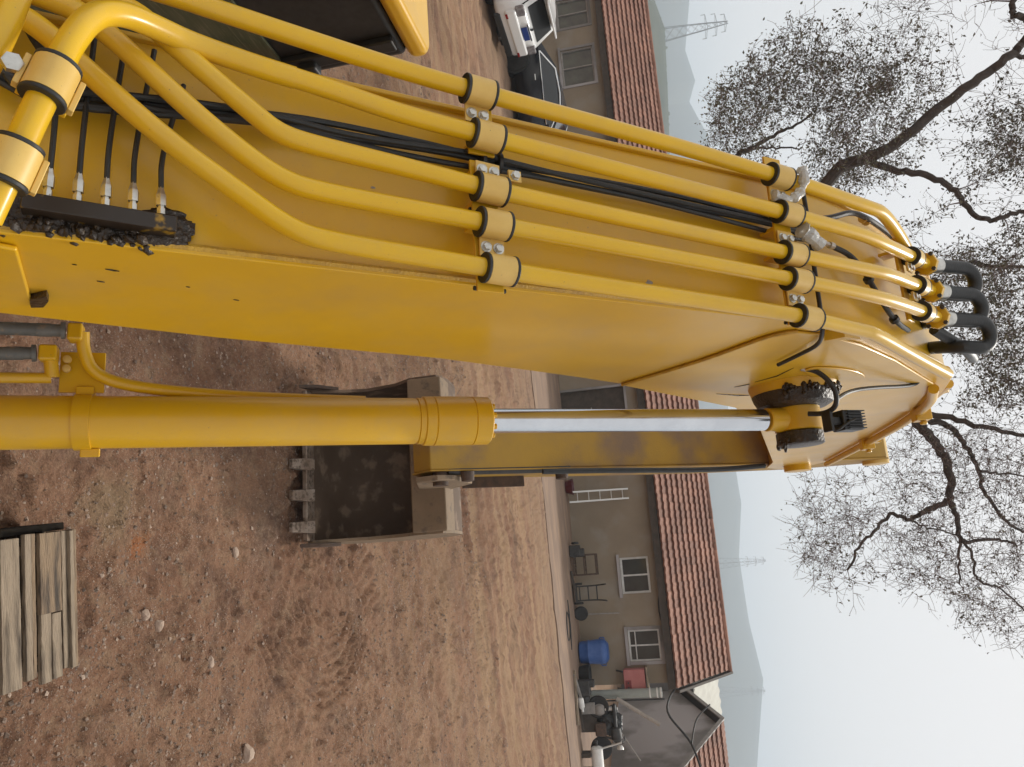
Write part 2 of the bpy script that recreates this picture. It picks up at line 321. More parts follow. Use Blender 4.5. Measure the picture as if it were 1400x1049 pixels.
ap = MB(); apn = 40                                              # worn concrete apron in front of the farmhouse
edge = [(-1.2 + 15.2 * k / apn, 18.86 - .097 * (-1.2 + 15.2 * k / apn - 3.26) + .05 * math.sin(k * 1.7) + .03 * math.sin(k * 4.1)) for k in range(apn + 1)]
V = [(x, y, z) for x, y in edge for z in (-.10, .004)] + [(x, 27.2 - .25 * x, .004) for x, y in edge]; e2 = 2 * (apn + 1)
ap.add(V, [(2 * k, 2 * k + 2, 2 * k + 3, 2 * k + 1) for k in range(apn)] + [(2 * k + 1, 2 * k + 3, e2 + k + 1, e2 + k) for k in range(apn)])
tag(ap.build('concrete_apron', mat('dusty_concrete', (0.255, 0.170, 0.118), (0.20, 0.135, 0.095), .9, .9, c3=(0.30, 0.20, 0.13), s3=1.7, t3=(.48, .66), bump=.3, bscale=30, stretch=(.5, 1.6, 1)), None, smooth=False, fix=False), kind='structure')
# loose gravel
def rocks(name, pts, sizes, parent=None):
    tmpl = np.array([(1, 0, 0), (-1, 0, 0), (0, 1, 0), (0, -1, 0), (0, 0, 1), (0, 0, -.6)], float)
    tf = np.array([(0, 2, 4), (2, 1, 4), (1, 3, 4), (3, 0, 4), (2, 0, 5), (1, 2, 5), (3, 1, 5), (0, 3, 5)])
    n = len(pts); V = tmpl[None] * (1 + RNG.uniform(-.4, .4, (n, 6, 3))) * sizes[:, None, None] * np.array([1, 1, .7])
    a = RNG.uniform(0, 6.28, n); c, s_ = np.cos(a)[:, None], np.sin(a)[:, None]
    V = np.stack([V[..., 0] * c - V[..., 1] * s_, V[..., 0] * s_ + V[..., 1] * c, V[..., 2]], -1) + pts[:, None, :]
    Fc = (tf[None] + (np.arange(n) * 6)[:, None, None]).reshape(-1, 3)
    me = bpy.data.meshes.new(name); me.from_pydata(V.reshape(-1, 3).tolist(), [], Fc.tolist())
    at = me.attributes.new('tone', 'FLOAT', 'FACE'); at.data.foreach_set('value', np.repeat(RNG.uniform(0, 1, n), 8))
    me.materials.append(STONE); o = bpy.data.objects.new(name, me); COL.objects.link(o); return o
N = 85000
d = 2.9 + 9.5 * RNG.power(1.15, N) ** 1.3; px = RNG.uniform(-.75, .62, N) * d * 1.02
keep = (fbm(px * 1.3, d * 1.3, 3, 77) + RNG.uniform(-.28, .28, N)) > .46
px, d = px[keep], d[keep]; sz = .0020 + .013 * RNG.power(.26, len(d)) ** 2.4 + .0006 * d
tag(rocks('gravel', np.stack([px, d, gheight(px, d) + sz * .15], -1), sz), kind='stuff')
for (x, y, s_, lb) in [(2.42, 5.0, .055, 'pale angular stone lying alone on the dirt far from the pallet'), (1.23, 4.2, .038, 'small rounded stone beside another on the dirt near the pallet'),
                       (1.13, 4.09, .034, 'reddish small stone between the pallet and a rounded stone'), (1.62, 4.62, .036, 'small light stone on the dirt midway to the track marks'), (.98, 5.05, .033, 'grey stone on the shadowed dirt near the bucket')]:
    m_ = bmesh.new(); bmesh.ops.create_icosphere(m_, subdivisions=2, radius=s_)
    for v in m_.verts: v.co = Vector((v.co.x * 1.15, v.co.y * .9, v.co.z * .7)) * (1 + .55 * (mnoise.noise(v.co * 22 + Vector((x * 9, y, 0)))))
    me = bpy.data.meshes.new('stone'); m_.to_mesh(me); m_.free(); me.materials.append(STONE)
    at = me.attributes.new('tone', 'FLOAT', 'FACE'); at.data.foreach_set('value', [.85] * len(me.polygons))
    o = bpy.data.objects.new('stone', me); COL.objects.link(o); o.location = (x, y, float(gheight(np.array([x]), np.array([y]))[0]) + s_ * .35); tag(o, lb, 'stone', 'loose stones on the dirt')

# ================================================================ HILLS, PYLONS
def ridge(name, dist, depth, prof, m, base=-3, rough=0, seed=0):
    az = np.linspace(-58, 62, 1500); h = np.interp(az, [p[0] for p in prof], [p[1] for p in prof])
    hs = h.copy()
    if rough: h = h + (fbm(az * 3.1, az * 0, 4, seed) - .5) * rough * 2 + (fbm(az * 9, az * 0, 4, seed + 3) - .5) * rough * 2.2
    V, Fc = [], []; rows = [(0, base), (.25, .45), (.55, .82), (.8, .97), (1, 1), (1.35, .8), (1.9, base)]
    for i, a in enumerate(az):
        for fr, q in rows:
            dd = dist - depth + depth * fr; zz = base if q == base else (h[i] if fr >= 1 else hs[i]) * q
            V.append((sin(radians(a)) * dd, cos(radians(a)) * dd, zz))
    k = len(rows)
    for i in range(len(az) - 1):
        for j in range(k - 1): Fc.append((i * k + j, (i + 1) * k + j, (i + 1) * k + j + 1, i * k + j + 1))
    mb = MB(); mb.add(V, Fc); return tag(mb.build(name, m, fix=True), kind='structure')
ridge('far_hill', 1500, 420, [(-58, 128), (-30, 128), (-24.4, 120), (-21.4, 106), (-19.4, 118), (-18.1, 105), (-15.7, 131), (-8, 150), (-1, 128), (5, 112), (7.8, 116), (10.4, 118), (14, 102), (18.4, 104), (22.1, 114), (27.3, 84), (40, 70), (62, 60)], HILLF, rough=2.5, seed=61)
ridge('near_hill', 420, 120, [(-58, 24), (-30, 24), (-24.8, 20), (-23, 23.5), (-19, 22), (-16, 20.5), (-12, 18), (-8, 12), (-4, 5), (0, 1), (62, 0.5)], HILLN, rough=1.3, seed=71)
def pylon(x, y, h, w, label, rz=0, base=0.0):
    t = empty('pylon', (x, y, base), rz, label, 'pylon', 'power pylons on the hills')
    mb = MB(); r = .16; top = w * .10
    def cw(z): return w / 2 * (1 - z / h) + top * (z / h)
    for sx in (-1, 1):
        for sy in (-1, 1): mb.tube([(sx * cw(0), sy * cw(0), 0), (sx * cw(h * .62), sy * cw(h * .62), h * .62), (sx * top * .7, sy * top * .7, h)], r, 4)
    zs = [h * q for q in (0, .16, .30, .42, .52, .62, .71, .79, .87, .94, 1)]
    for a, b in zip(zs, zs[1:]):
        for sy in (-1, 1):
            mb.tube([(-cw(a), sy * cw(a), a), (cw(b), sy * cw(b), b)], r * .55, 3); mb.tube([(cw(a), sy * cw(a), a), (-cw(b), sy * cw(b), b)], r * .55, 3)
    mb.build('lattice_tower', PYL, t, smooth=False)
    for z, L in ((h * .71, 5.5), (h * .84, 5.0), (h * .96, 4.0)):
        ar = MB()
        ar.tube([(-L, 0, z), (0, 0, z + .8), (L, 0, z)], r * .8, 4); ar.tube([(-L, 0, z), (L, 0, z - .5)], r * .6, 4)
        ao = ar.build('cross_arm', PYL, t, smooth=False)
        ins = MB()
        for sx in (-1, 1): ins.tube([(sx * L, 0, z), (sx * L, 0, z - 2)], .14, 4)
        ins.build('insulator', PYL, ao, smooth=False)
    return t
az = radians(-22.6); pylon(sin(az) * 430, cos(az) * 430, 37, 7, 'hazy lattice power pylon on the wooded hill beyond the house', .3, 18)
az = radians(14.4); pylon(sin(az) * 700, cos(az) * 700, 52, 8, 'hazy power pylon rising past the tiled roof below the bare tree', .5, 20)
az = radians(22.8); pylon(sin(az) * 900, cos(az) * 900, 47, 8, 'faintest grey pylon over the grey gable, in front of the hill crest', .2, 25)

# ================================================================ FARMHOUSE
YAW = radians(-14); HX, HY = .07, 24.28
def tile_roof(L0, L1, y0, z0, y1, z1, parent, ncourse, name='roof_tile_field', wtile=.235):
    mb = MB(); rnd = random.Random(int(L0 * 10) + 3)
    sl_ = Vector((0, y1 - y0, z1 - z0)); Ls = sl_.length; sl_.normalize(); nn = Vector((0, -sl_.z, sl_.y))
    cl = Ls / ncourse; n = int((L1 - L0) / wtile)
    wave = [(0, .016), (.22, .024), (.42, .014), (.62, .004), (.85, .005), (1.0, .016)]
    for c in range(ncourse):
        off = rnd.uniform(-.01, .01)
        for i in range(n):
            x0 = L0 + i * wtile; t = rnd.random(); j = rnd.uniform(-.006, .006); jj = rnd.uniform(-.012, .012)
            V = []
            for q, h in wave:
                lo = Vector((x0 + q * wtile, y0, z0)) + sl_ * (c * cl - .03 + jj + off) + nn * (h + .075 + j)
                hi = Vector((x0 + q * wtile, y0, z0)) + sl_ * ((c + 1) * cl + .02) + nn * (h + .004 + j)
                V += [lo - nn * .068 + sl_ * .03, lo, hi]
            Fc = []
            for k in range(len(wave) - 1): Fc += [(k * 3, k * 3 + 3, k * 3 + 4, k * 3 + 1), (k * 3 + 1, k * 3 + 4, k * 3 + 5, k * 3 + 2)]
            mb.add(V, Fc, t)
    return tag(mb.build(name, TILE, parent, tone=True, fix=False, angle=50), kind='stuff')
house = empty('farmhouse', (HX, HY, 0), YAW, 'long single-storey farmhouse with brown rendered wall and red tiled roof', 'house')
HL0, HL1, HD, EZ, RZ = -21.0, 9.15, 6.0, 2.66, 4.22
wins = [(-13.9, -12.75, 1.0, 2.12, 'grey'), (-11.85, -10.42, 1.02, 2.13, 'grey'), (-5.2, -4.1, 1.0, 2.1, 'grey'), (5.62, 6.66, 1.37, 2.2, 'white'), (7.68, 8.55, 1.4, 2.3, 'bars')]
xs = sorted({HL0, HL1} | {w for q in wins for w in q[:2]} | {.35, 1.25}); hb = MB()
def in_open(xm, zm):
    for q in wins:
        if q[0] < xm < q[1] and q[2] < zm < q[3]: return True
    return .35 < xm < 1.25 and zm < 2.0
zs = sorted({-.2, 2.74, 2.0} | {w for q in wins for w in q[2:4]})
for a, b in zip(xs, xs[1:]):                                     # front wall with real openings
    run = None
    for c, d2 in zip(zs, zs[1:]):
        if not in_open((a + b) / 2, (c + d2) / 2): hb.box(((a + b) / 2, .12, (c + d2) / 2), (b - a, .24, d2 - c))
wall = hb.build('front_wall', RENDER_, house, smooth=False)
hb = MB(); gab = [(.24, -.2), (HD, -.2), (HD, EZ), (3.0, RZ - .1), (.24, EZ + .1)]
hb.prism(gab, HL1 - .25, HL1); hb.build('gable_wall', RENDER_, house, smooth=False)
hb = MB(); hb.prism(gab, HL0, HL0 + .25); hb.build('gable_wall', RENDER_, house, smooth=False)
hb = MB(); hb.box(((HL0 + HL1) / 2, HD + .13, EZ / 2 - .1), (HL1 - HL0, .24, EZ + .2)); hb.build('back_wall', RENDER_, house, smooth=False)
hb = MB(); hb.box(((HL0 + HL1) / 2, 1.6, 1.2), (HL1 - HL0 - .6, .05, 2.9)); hb.build('inner_partition', DARKW, house, smooth=False)
rf = MB(); OV = .28
rf.add([(HL0 - .3, -OV, EZ - .05), (HL1 + .15, -OV, EZ - .05), (HL1 + .15, 3, RZ), (HL0 - .3, 3, RZ), (HL0 - .3, -OV, EZ - .14), (HL1 + .15, -OV, EZ - .14), (HL1 + .15, 3, RZ - .1), (HL0 - .3, 3, RZ - .1)],
       [(0, 1, 2, 3), (7, 6, 5, 4), (0, 4, 5, 1), (1, 5, 6, 2), (3, 7, 4, 0)])
rf.add([(HL0 - .3, HD + .4, EZ - .1), (HL1 + .15, HD + .4, EZ - .1), (HL1 + .15, 3.005, RZ - .01), (HL0 - .3, 3.005, RZ - .01)], [(0, 3, 2, 1)])
roof = rf.build('roof', DARKW, house, smooth=False)
tile_roof(HL0 - .3, HL1 + .18, -OV - .03, EZ - .045, 3.0, RZ + .005, roof, 10)
rg = MB()
for i in range(int((HL1 - HL0 + .5) / .34)): rg.tube([(HL0 - .3 + i * .34, 3, RZ + .02 + random.uniform(-.008, .008)), (HL0 + .06 + i * .34, 3, RZ + .035)], [.10, .085], 8, tone=random.random())
tag(rg.build('ridge_tiles', TILE, roof, tone=True), kind='stuff')
vb = MB(); vb.bar((HL1 + .2, -OV - .05, EZ - .02), (HL1 + .2, 3.05, RZ + .06), .07, .16); vb.build('verge_board', DARKW, roof)
fb = MB(); fb.box(((HL0 + HL1) / 2, -OV + .03, EZ - .20), (HL1 - HL0 + .3, .05, .12)); fb.build('fascia_board', DARKW, house)
cb = MB(); cb.tube(catmull([(2.0, -.03, 2.52), (4, -.03, 2.5), (6.2, -.03, 2.48), (7.2, -.03, 2.36), (8.3, -.03, 2.62), (9.0, -.03, 2.6)], 5), .018, 5); cb.build('wall_cable', BLK, house)
for (a, b, c, d2, kind) in wins:
    fm = {'grey': FRAMEG, 'white': FRAMEW, 'bars': FRAMEW}[kind]; t = .05 if kind != 'white' else .06; mb = MB(); yy = .09
    for q in ((a + t / 2, c, d2), (b - t / 2, c, d2)): mb.box((q[0], yy, (c + d2) / 2), (t, .09, d2 - c))
    for z in (c + t / 2, d2 - t / 2): mb.box(((a + b) / 2, yy + .001, z), (b - a - 2 * t, .086, t))
    fr = mb.build('window', fm, house)
    mid = (a + b) / 2; mu = MB(); mu.box((mid, yy - .002, (c + d2) / 2), (t * .8, .08, d2 - c - 2 * t))
    if kind == 'bars':
        for z in (c + .2,): mu.box((mid, yy - .03, z), (b - a - 2 * t, .03, .03))
    mu.build('mullion', fm, fr)
    for s_ in (-1, 1):
        pa = MB(); pa.box((mid + s_ * (b - a - 2 * t) / 4, yy + .02, (c + d2) / 2), ((b - a) / 2 - t, .012, d2 - c - 2 * t)); pa.build('pane', PANEG if kind == 'grey' else PANE, fr, smooth=False)
    su = MB()
    if kind != 'white':
        o_ = .09
        su.box((mid, -.012, d2 + o_ / 2), (b - a + 2 * o_, .03, o_)); su.box((a - o_ / 2, -.012, (c + d2) / 2), (o_, .03, d2 - c)); su.box((b + o_ / 2, -.012, (c + d2) / 2), (o_, .03, d2 - c))
    su.box((mid, -.04, c - .05), (b - a + .2, .10, .08)); su.build('sill', RENDGREY, fr)
db = MB(); db.box((.8, .10, 1.0), (.9, .05, 2.0)); dr = db.build('door', DARKW, house)
db = MB()
for x in (.38, 1.22): db.box((x, .0, 1.0), (.07, .07, 2.0))
db.box((.8, 0, 2.03), (.91, .07, .07)); db.build('door_frame', RENDGREY, dr)
db = MB(); db.tube([(1.1, .05, .95), (1.1, -.02, .95), (1.0, -.02, .95)], .012, 6); db.build('handle', STEEL, dr)

def wp(s_, off, z):                                              # a point in the farmhouse's wall frame -> world
    return Vector((HX + s_ * cos(YAW) + off * sin(YAW), HY + s_ * sin(YAW) - off * cos(YAW), z))
# second house with grey gable
h2 = empty('grey_gable_house', (13.45, 25.7, 0), 0, 'grey plastered gable end of a second tiled house beyond the long one', 'house')
g2 = MB(); D2 = 6.6
g2.prism([(0, -.2), (D2, -.2), (D2, 2.35), (D2 / 2, 3.85), (0, 2.35)], 0, .25); g2.build('gable_wall', RENDGREY, h2, smooth=False)
g2 = MB(); g2.box((5.2, .12, 1.1), (9.9, .24, 2.6)); g2.build('front_wall', RENDGREY, h2, smooth=False)
g2 = MB(); g2.add([(-.25, -.45, 2.27), (10, -.45, 2.27), (10, D2 / 2, 3.98), (-.25, D2 / 2, 3.98), (10, D2 + .3, 2.4), (-.25, D2 + .3, 2.4), (-.25, -.45, 2.19), (10, -.45, 2.19), (10, D2 / 2, 3.88), (-.25, D2 / 2, 3.88), (-.25, D2 + .3, 2.3)],
    [(0, 1, 2, 3), (3, 2, 4, 5), (6, 0, 3, 9), (9, 3, 5, 10), (0, 6, 7, 1), (9, 8, 7, 6)]); r2 = g2.build('roof', DARKW, h2, smooth=False)
tile_roof(-.27, 10, -.47, 2.275, D2 / 2, 3.985, r2, 10)
g2 = MB(); g2.bar((-.28, -.5, 2.25), (-.28, D2 / 2, 3.97), .05, .15); g2.bar((-.28, D2 + .3, 2.36), (-.28, D2 / 2 + .02, 3.97), .05, .15); g2.build('verge_board', GREYP, r2)
# pale sheet-roofed shed behind
sh = empty('sheet_roof_shed', (10.8, 33.0, 0), radians(2), 'pale sheet-roofed shed behind the grey gable', 'shed')
s2 = MB(); s2.box((7, 2.0, 1.45), (13.6, 3.4, 3.1)); s2.build('wall', RENDGREY, sh, smooth=False)
s2 = MB(); V = []; Fc = []; nn_ = 120
for i in range(nn_ + 1):
    x = -.3 + 15 * i / nn_; dz = .03 * sin(i * pi / 2 + .5)
    V += [(x, -.3, 3.05 + dz), (x, 3.8, 4.18 + dz), (x, 3.8, 4.14 + dz), (x, -.3, 3.01 + dz)]
for i in range(nn_): Fc += [(i * 4 + k, i * 4 + 4 + k, i * 4 + 4 + (k + 1) % 4, i * 4 + (k + 1) % 4) for k in range(4)]
s2.add(V, Fc); s2.build('sheet_roof', SHEET, sh)

# ---------------------------------------------------------------- clutter along the wall
def on_wall(name, s_, off, label, cat, group=None): p = wp(s_, off, 0); return empty(name, (p.x, p.y, -.02), YAW, label, cat, group)
t = on_wall('ladder', 3.75, .45, 'short pale aluminium ladder leaning on the brown wall', 'ladder')
for x in (-.15, .15):
    mb = MB(); mb.bar((x, 0, .1), (x * .93, .36, 1.85), .035, .05, up=(1, 0, 0)); mb.build('rail', ALU, t)
for k in range(5):
    q = .14 + k * .19; mb = MB(); mb.tube([(-.15, .36 * q, .1 + 1.75 * q), (.15, .36 * q, .1 + 1.75 * q)], .016, 6); mb.build('rung', ALU, t)
t = on_wall('dark_red_basin', 3.45, .5, 'dark red basin on the ground at the ladder foot', 'basin')
mb = MB(); mb.lathe((0, 0, .03), (0, 0, 1), [(0, .16), (.01, .18), (.2, .24), (.22, .25), (.22, .235), (.05, .17)], 20); mb.build('bowl', mat('dark_red_plastic', (.09, .012, .015), None, rough=.4), t)
# scrap racks
t = on_wall('scrap_rack', 5.75, .62, 'rusty welded iron rack standing below the white-framed window', 'rack')
for x in (-.28, .28):
    for y in (-.2, .2): MB().tube([(x, y, 0), (x, y, .78)], .022, 6).build('leg', RUST, t)
for z in (.12, .42, .76):
    mb = MB()
    for y in (-.2, .2): mb.tube([(-.3, y, z), (.3, y, z)], .02, 6)
    for k in range(6): mb.tube([(-.28 + k * .112, -.2, z + .015), (-.28 + k * .112, .2, z + .015)], .012, 5)
    mb.build('shelf', RUST, t)
t = on_wall('hand_cart', 6.55, .65, 'upended dark hand cart with bent tube handles beside the rusty rack', 'cart')
mb = MB()
for x in (-.2, .2): mb.tube(catmull([(x, 0, .1), (x, .05, .6), (x * 1.1, -.1, .92), (x * 1.15, -.32, 1.0)], 5), .02, 6)
for z in (.2, .45, .7): mb.tube([(-.2, .03, z), (.2, .03, z)], .018, 6)
mb.build('tube_frame', DKMET, t)
mb = MB(); mb.box((0, -.14, .12), (.5, .3, .03)); mb.build('toe_plate', DKMET, t)
for x in (-.27, .27): MB().lathe((x - .03, .08, .14), (1, 0, 0), [(0, .09), (.0, .14), (.06, .14), (.06, .09)], 18).build('wheel', TYRE, t)
t = on_wall('engine_block', 5.35, .75, 'black greasy engine lump on the ground left of the rack', 'engine part')
mb = MB(); mb.box((0, 0, .18), (.34, .3, .3)); mb.box((.05, -.02, .38), (.24, .2, .14)); mb.lathe((-.2, 0, .2), (-1, 0, 0), [(0, .11), (.06, .11), (.07, .05)], 14); mb.lathe((.1, -.16, .25), (0, -1, 0), [(0, .05), (.1, .05)], 10); mb.build('casting', DKMET, t, bevel=.02)
t = on_wall('tyre_stack', 7.1, .7, 'small dark wheel leaning low against the wall past the cart', 'wheel')
mb = MB(); mb.lathe((0, 0, .2), (.2, -1, .15), [(-.05, .12), (-.06, .17), (-.03, .2), (.03, .2), (.06, .17), (.05, .12)], 22); mb.build('tyre', TYRE, t)
mb = MB(); mb.lathe((0, 0, .2), (.2, -1, .15), [(-.02, .115), (.02, .115), (.03, .04)], 16); mb.build('rim', RUST, t)
t = on_wall('post', 7.15, .3, 'thin pale post standing against the wall past the hand cart', 'post')
MB().tube([(0, 0, 0), (.02, .1, 1.25)], .02, 6).build('shaft', GREYP, t)
# blue drum
t = on_wall('blue_bin', 8.18, .5, 'blue plastic bin with rounded rim under the barred window', 'bin')
mb = MB(); mb.lathe((0, 0, .05), (0, 0, 1), [(0, .27), (.03, .30), (.25, .32), (.27, .335), (.30, .32), (.62, .35), (.70, .34), (.78, .28), (.80, .2)], 26); mb.build('drum', BLUE, t)
mb = MB(); mb.lathe((0, 0, .82), (0, 0, 1), [(0, .25), (.03, .25), (.05, .22)], 22); mb.build('lid', BLUE, t)
for x in (-.33, .33): MB().tube([(x, 0, .62), (x * 1.15, 0, .66), (x * 1.15, 0, .76), (x, 0, .78)], .018, 6).build('handle', BLUE, t)
t = on_wall('black_tub', 8.75, .75, 'low black tub on the ground beside the blue bin', 'tub')
MB().lathe((0, 0, .02), (0, 0, 1), [(0, .22), (.3, .29), (.31, .27), (.05, .2)], 20).build('tub_shell', BLK, t)
# red cabinet on its shelf
t = on_wall('red_cabinet', 9.0, .35, 'faded red metal cabinet with small panel mounted near the house corner', 'cabinet')
mb = MB(); mb.box((0, .12, 1.52), (.58, .42, .60)); mb.build('cabinet_body', PINK, t, bevel=.015)
mb = MB(); mb.box((.12, -.096, 1.34), (.26, .012, .16)); cp = mb.build('control_panel', mat('dark_red', (.2, .03, .03), None, rough=.5), t)
for x in (.06, .18): MB().lathe((x, -.1, 1.34), (0, -1, 0), [(0, .025), (.02, .022)], 12).build('knob', DKMET, cp)
mb = MB(); mb.box((0, .12, 1.87), (.7, .5, .04)); mb.build('top_board', WOODP, t)
for x in (-.24, .24): MB().bar((x, .3, 1.0), (x, -.05, 1.2), .04, .04).build('bracket', DKMET, t)
# drain pipe and poles
t = on_wall('drain_pipe', 9.32, .55, 'broad grey-green upright pipe at the house corner', 'pipe')
MB().tube([(0, 0, 0), (0, 0, 2.25)], .125, 18).build('pipe_shaft', DRAIN, t)
for z in (1.9, 2.1, 2.2): MB().tube([(0, 0, z), (0, 0, z + .04)], .137, 18).build('pipe_collar', WHITEP, t)
MB().tube([(.17, -.02, 0), (.17, -.02, 2.3)], .02, 8).build('side_cable', BLK, t)
t = on_wall('leaning_pole', 9.5, .8, 'thick grey pole leaning diagonally right of the drain pipe', 'pole')
MB().tube([(-.1, 0, 1.0), (.62, .1, 2.1)], [.06, .055], 10).build('shaft', mat('weathered_pole', (.30, .26, .22), (.38, .33, .28), 8, .8), t)
t = on_wall('thin_rod', 9.5, 1.0, 'thin long rod leaning away from the black motorcycle', 'rod')
MB().tube([(0, 0, .6), (1.5, .2, 1.5)], .016, 6).build('shaft', GREYP, t)
t = on_wall('sagging_cable', 9.6, .2, 'black cable looping between roof corner and gable', 'cable')
MB().tube(catmull([(-.35, 0, 2.6), (.2, -.5, 2.35), (.95, -.9, 2.9), (1.6, -2.2, 3.15)], 6), .03, 6).build('cable_run', BLK, t)
MB().tube(catmull([(.95, -.9, 2.9), (.4, -.6, 3.1), (.1, -.2, 3.5)], 6), .022, 6).build('cable_run', BLK, t)
# black motorcycle / trike under scrap
t = on_wall('motorcycle', 10.05, 1.2, 'dusty black motorcycle parked below the grey gable wall', 'motorcycle')
for x in (-.52, .52):
    mb = MB()
    for k in range(24):
        pass
    mb.lathe((x, -.045, .52), (0, 1, 0), [(0, .22), (0, .27), (.02, .29), (.07, .29), (.09, .27), (.09, .22)], 26); w_ = mb.build('wheel', TYRE, t)
    mb = MB()
    for k in range(8): mb.tube([(x, 0, .52), (x + .23 * cos(k * pi / 4), 0, .52 + .23 * sin(k * pi / 4))], .008, 4)
    mb.lathe((x, -.05, .52), (0, 1, 0), [(0, .05), (.1, .05)], 12); mb.build('spokes', ALU, w_)
mb = MB(); mb.tube(catmull([(-.5, 0, .55), (-.2, 0, .75), (.15, 0, .8), (.42, 0, .95)], 4), .035, 8); mb.tube([(-.2, 0, .72), (-.05, 0, .45), (.2, 0, .48), (.3, 0, .85)], .03, 8); mb.build('frame', DKMET, t)
MB().box((-.28, 0, .95), (.6, .24, .1)).build('saddle', BLK, t, bevel=.04)
MB().lathe((.0, 0, .93), (1, 0, .1), [(0, .08), (.05, .14), (.3, .15), (.38, .08)], 16).build('fuel_tank', DKMET, t)
MB().box((.05, 0, .55), (.34, .26, .3)).build('engine', RUST, t, bevel=.04)
MB().tube([(.52, .06, .52), (.38, .06, 1.08)], .025, 8).tube([(.52, -.06, .52), (.38, -.06, 1.08)], .025, 8).build('fork', ALU, t)
MB().tube(catmull([(.3, .33, 1.12), (.38, .2, 1.14), (.4, 0, 1.08), (.38, -.2, 1.14), (.3, -.33, 1.12)], 5), .015, 6).build('handlebar', DKMET, t)
MB().lathe((.46, 0, 1.02), (1, 0, 0), [(0, .05), (.06, .09), (.1, .09)], 16).build('headlight', ALU, t)
t = on_wall('tarp_bundle', 9.92, 1.0, 'crumpled black tarpaulin heap piled over the motorcycle by the grey gable', 'tarpaulin')
b_ = bmesh.new(); bmesh.ops.create_icosphere(b_, subdivisions=5, radius=1)
for v in b_.verts:
    p = v.co.copy(); f_ = 1 + .32 * mnoise.noise(p * 2.1 + Vector((3, 1, 0))) + .20 * abs(mnoise.noise(p * 5.3)) - .22 * abs(mnoise.noise(p * 9.7))
    v.co = Vector((p.x * .36 * f_, p.y * .26 * f_, .78 + p.z * .34 * f_))
me = bpy.data.meshes.new('tarp'); b_.to_mesh(me); b_.free(); me.polygons.foreach_set('use_smooth', [True] * len(me.polygons)); me.materials.append(mat('black_tarp', (.012, .012, .012), (.03, .03, .028), 9, .45))
o = bpy.data.objects.new('tarp', me); COL.objects.link(o); o.parent = t
MB().box((0, 0, .23), (.5, .4, .46)).build('support_crate', DARKW, t)
for (s_, of, ln, an, lb) in ((8.95, 1.75, .9, .5, 'grey board lying across the scrap by the black tub'), (9.7, 1.6, .7, -.4, 'short dark board flat on the dirt below the tarpaulin heap'), (6.2, .95, .6, .2, 'short dark bar lying on the ground before the rusty rack')):
    t = on_wall('scrap_board', s_, of, lb, 'board', 'boards lying by the wall')
    MB().box((0, 0, .09), (ln, .12, .05), frame(Vector((cos(an), sin(an), .12)))).build('board', GREYP if of > 1.7 else DARKW, t)
t = on_wall('gas_bottle', 10.75, 1.5, 'white gas cylinder lying on the ground by the gable wall', 'gas cylinder')
MB().lathe((-.3, 0, .42), (1, 0, 0), [(0, .03), (.01, .10), (.06, .16), (.7, .16), (.76, .1), (.77, .05)], 22).build('cylinder_body', WHITEP, t)
MB().lathe((-.32, 0, .42), (-1, 0, 0), [(0, .045), (.12, .045)], 12).build('valve', DKMET, t)
for x in (-.1, .3): MB().box((x, 0, .13), (.1, .4, .28)).build('cradle', DARKW, t)
t = on_wall('timber_plank', 9.15, 2.0, 'pale timber plank lying loose on the dirt before the house corner', 'plank')
MB().box((0, 0, .06), (1.35, .14, .05), frame(Vector((1, -.12, 0)))).build('plank', WOODP, t)
t = on_wall('white_bottle', 9.35, 1.7, 'white bottle on its side behind the loose plank', 'bottle')
MB().lathe((-.14, 0, .12), (1, .1, .1), [(0, .06), (.02, .08), (.24, .08), (.3, .035), (.36, .035)], 16).build('bottle_shell', WHITEP, t)
t = on_wall('scrap_gearbox', 9.0, 1.4, 'dark greasy gearbox lump behind the white bottle', 'gearbox')
mb = MB(); mb.box((0, 0, .2), (.4, .35, .34)); mb.lathe((.2, 0, .22), (1, 0, 0), [(0, .14), (.12, .12), (.2, .06)], 14); mb.box((-.1, .05, .42), (.2, .2, .14)); mb.build('casting', DKMET, t, bevel=.03)
t = on_wall('scrap_pump', 9.55, 1.15, 'grey pump with pale flange at the drain pipe foot', 'pump')
mb = MB(); mb.lathe((-.1, 0, .55), (1, 0, 0), [(0, .1), (.05, .17), (.25, .17), (.3, .1)], 16); mb.box((0, 0, .22), (.3, .3, .44)); mb.build('pump_casing', GREYP, t, bevel=.02)
MB().lathe((.05, 0, .7), (0, 0, 1), [(0, .1), (.03, .1), (.03, .06), (.2, .06)], 14).build('flange', ALU, t)
t = on_wall('loose_cable', 7.35, 2.3, 'black cable loop lying on the dirt before the blue bin', 'cable')
MB().tube(catmull([(-.7, .3, .03), (-.2, .35, .04), (.25, .2, .03), (.3, -.1, .03), (-.1, -.2, .04), (-.4, 0, .03), (-.1, .3, .05), (.6, .35, .03)], 6), .016, 6).build('cable_run', BLK, t)

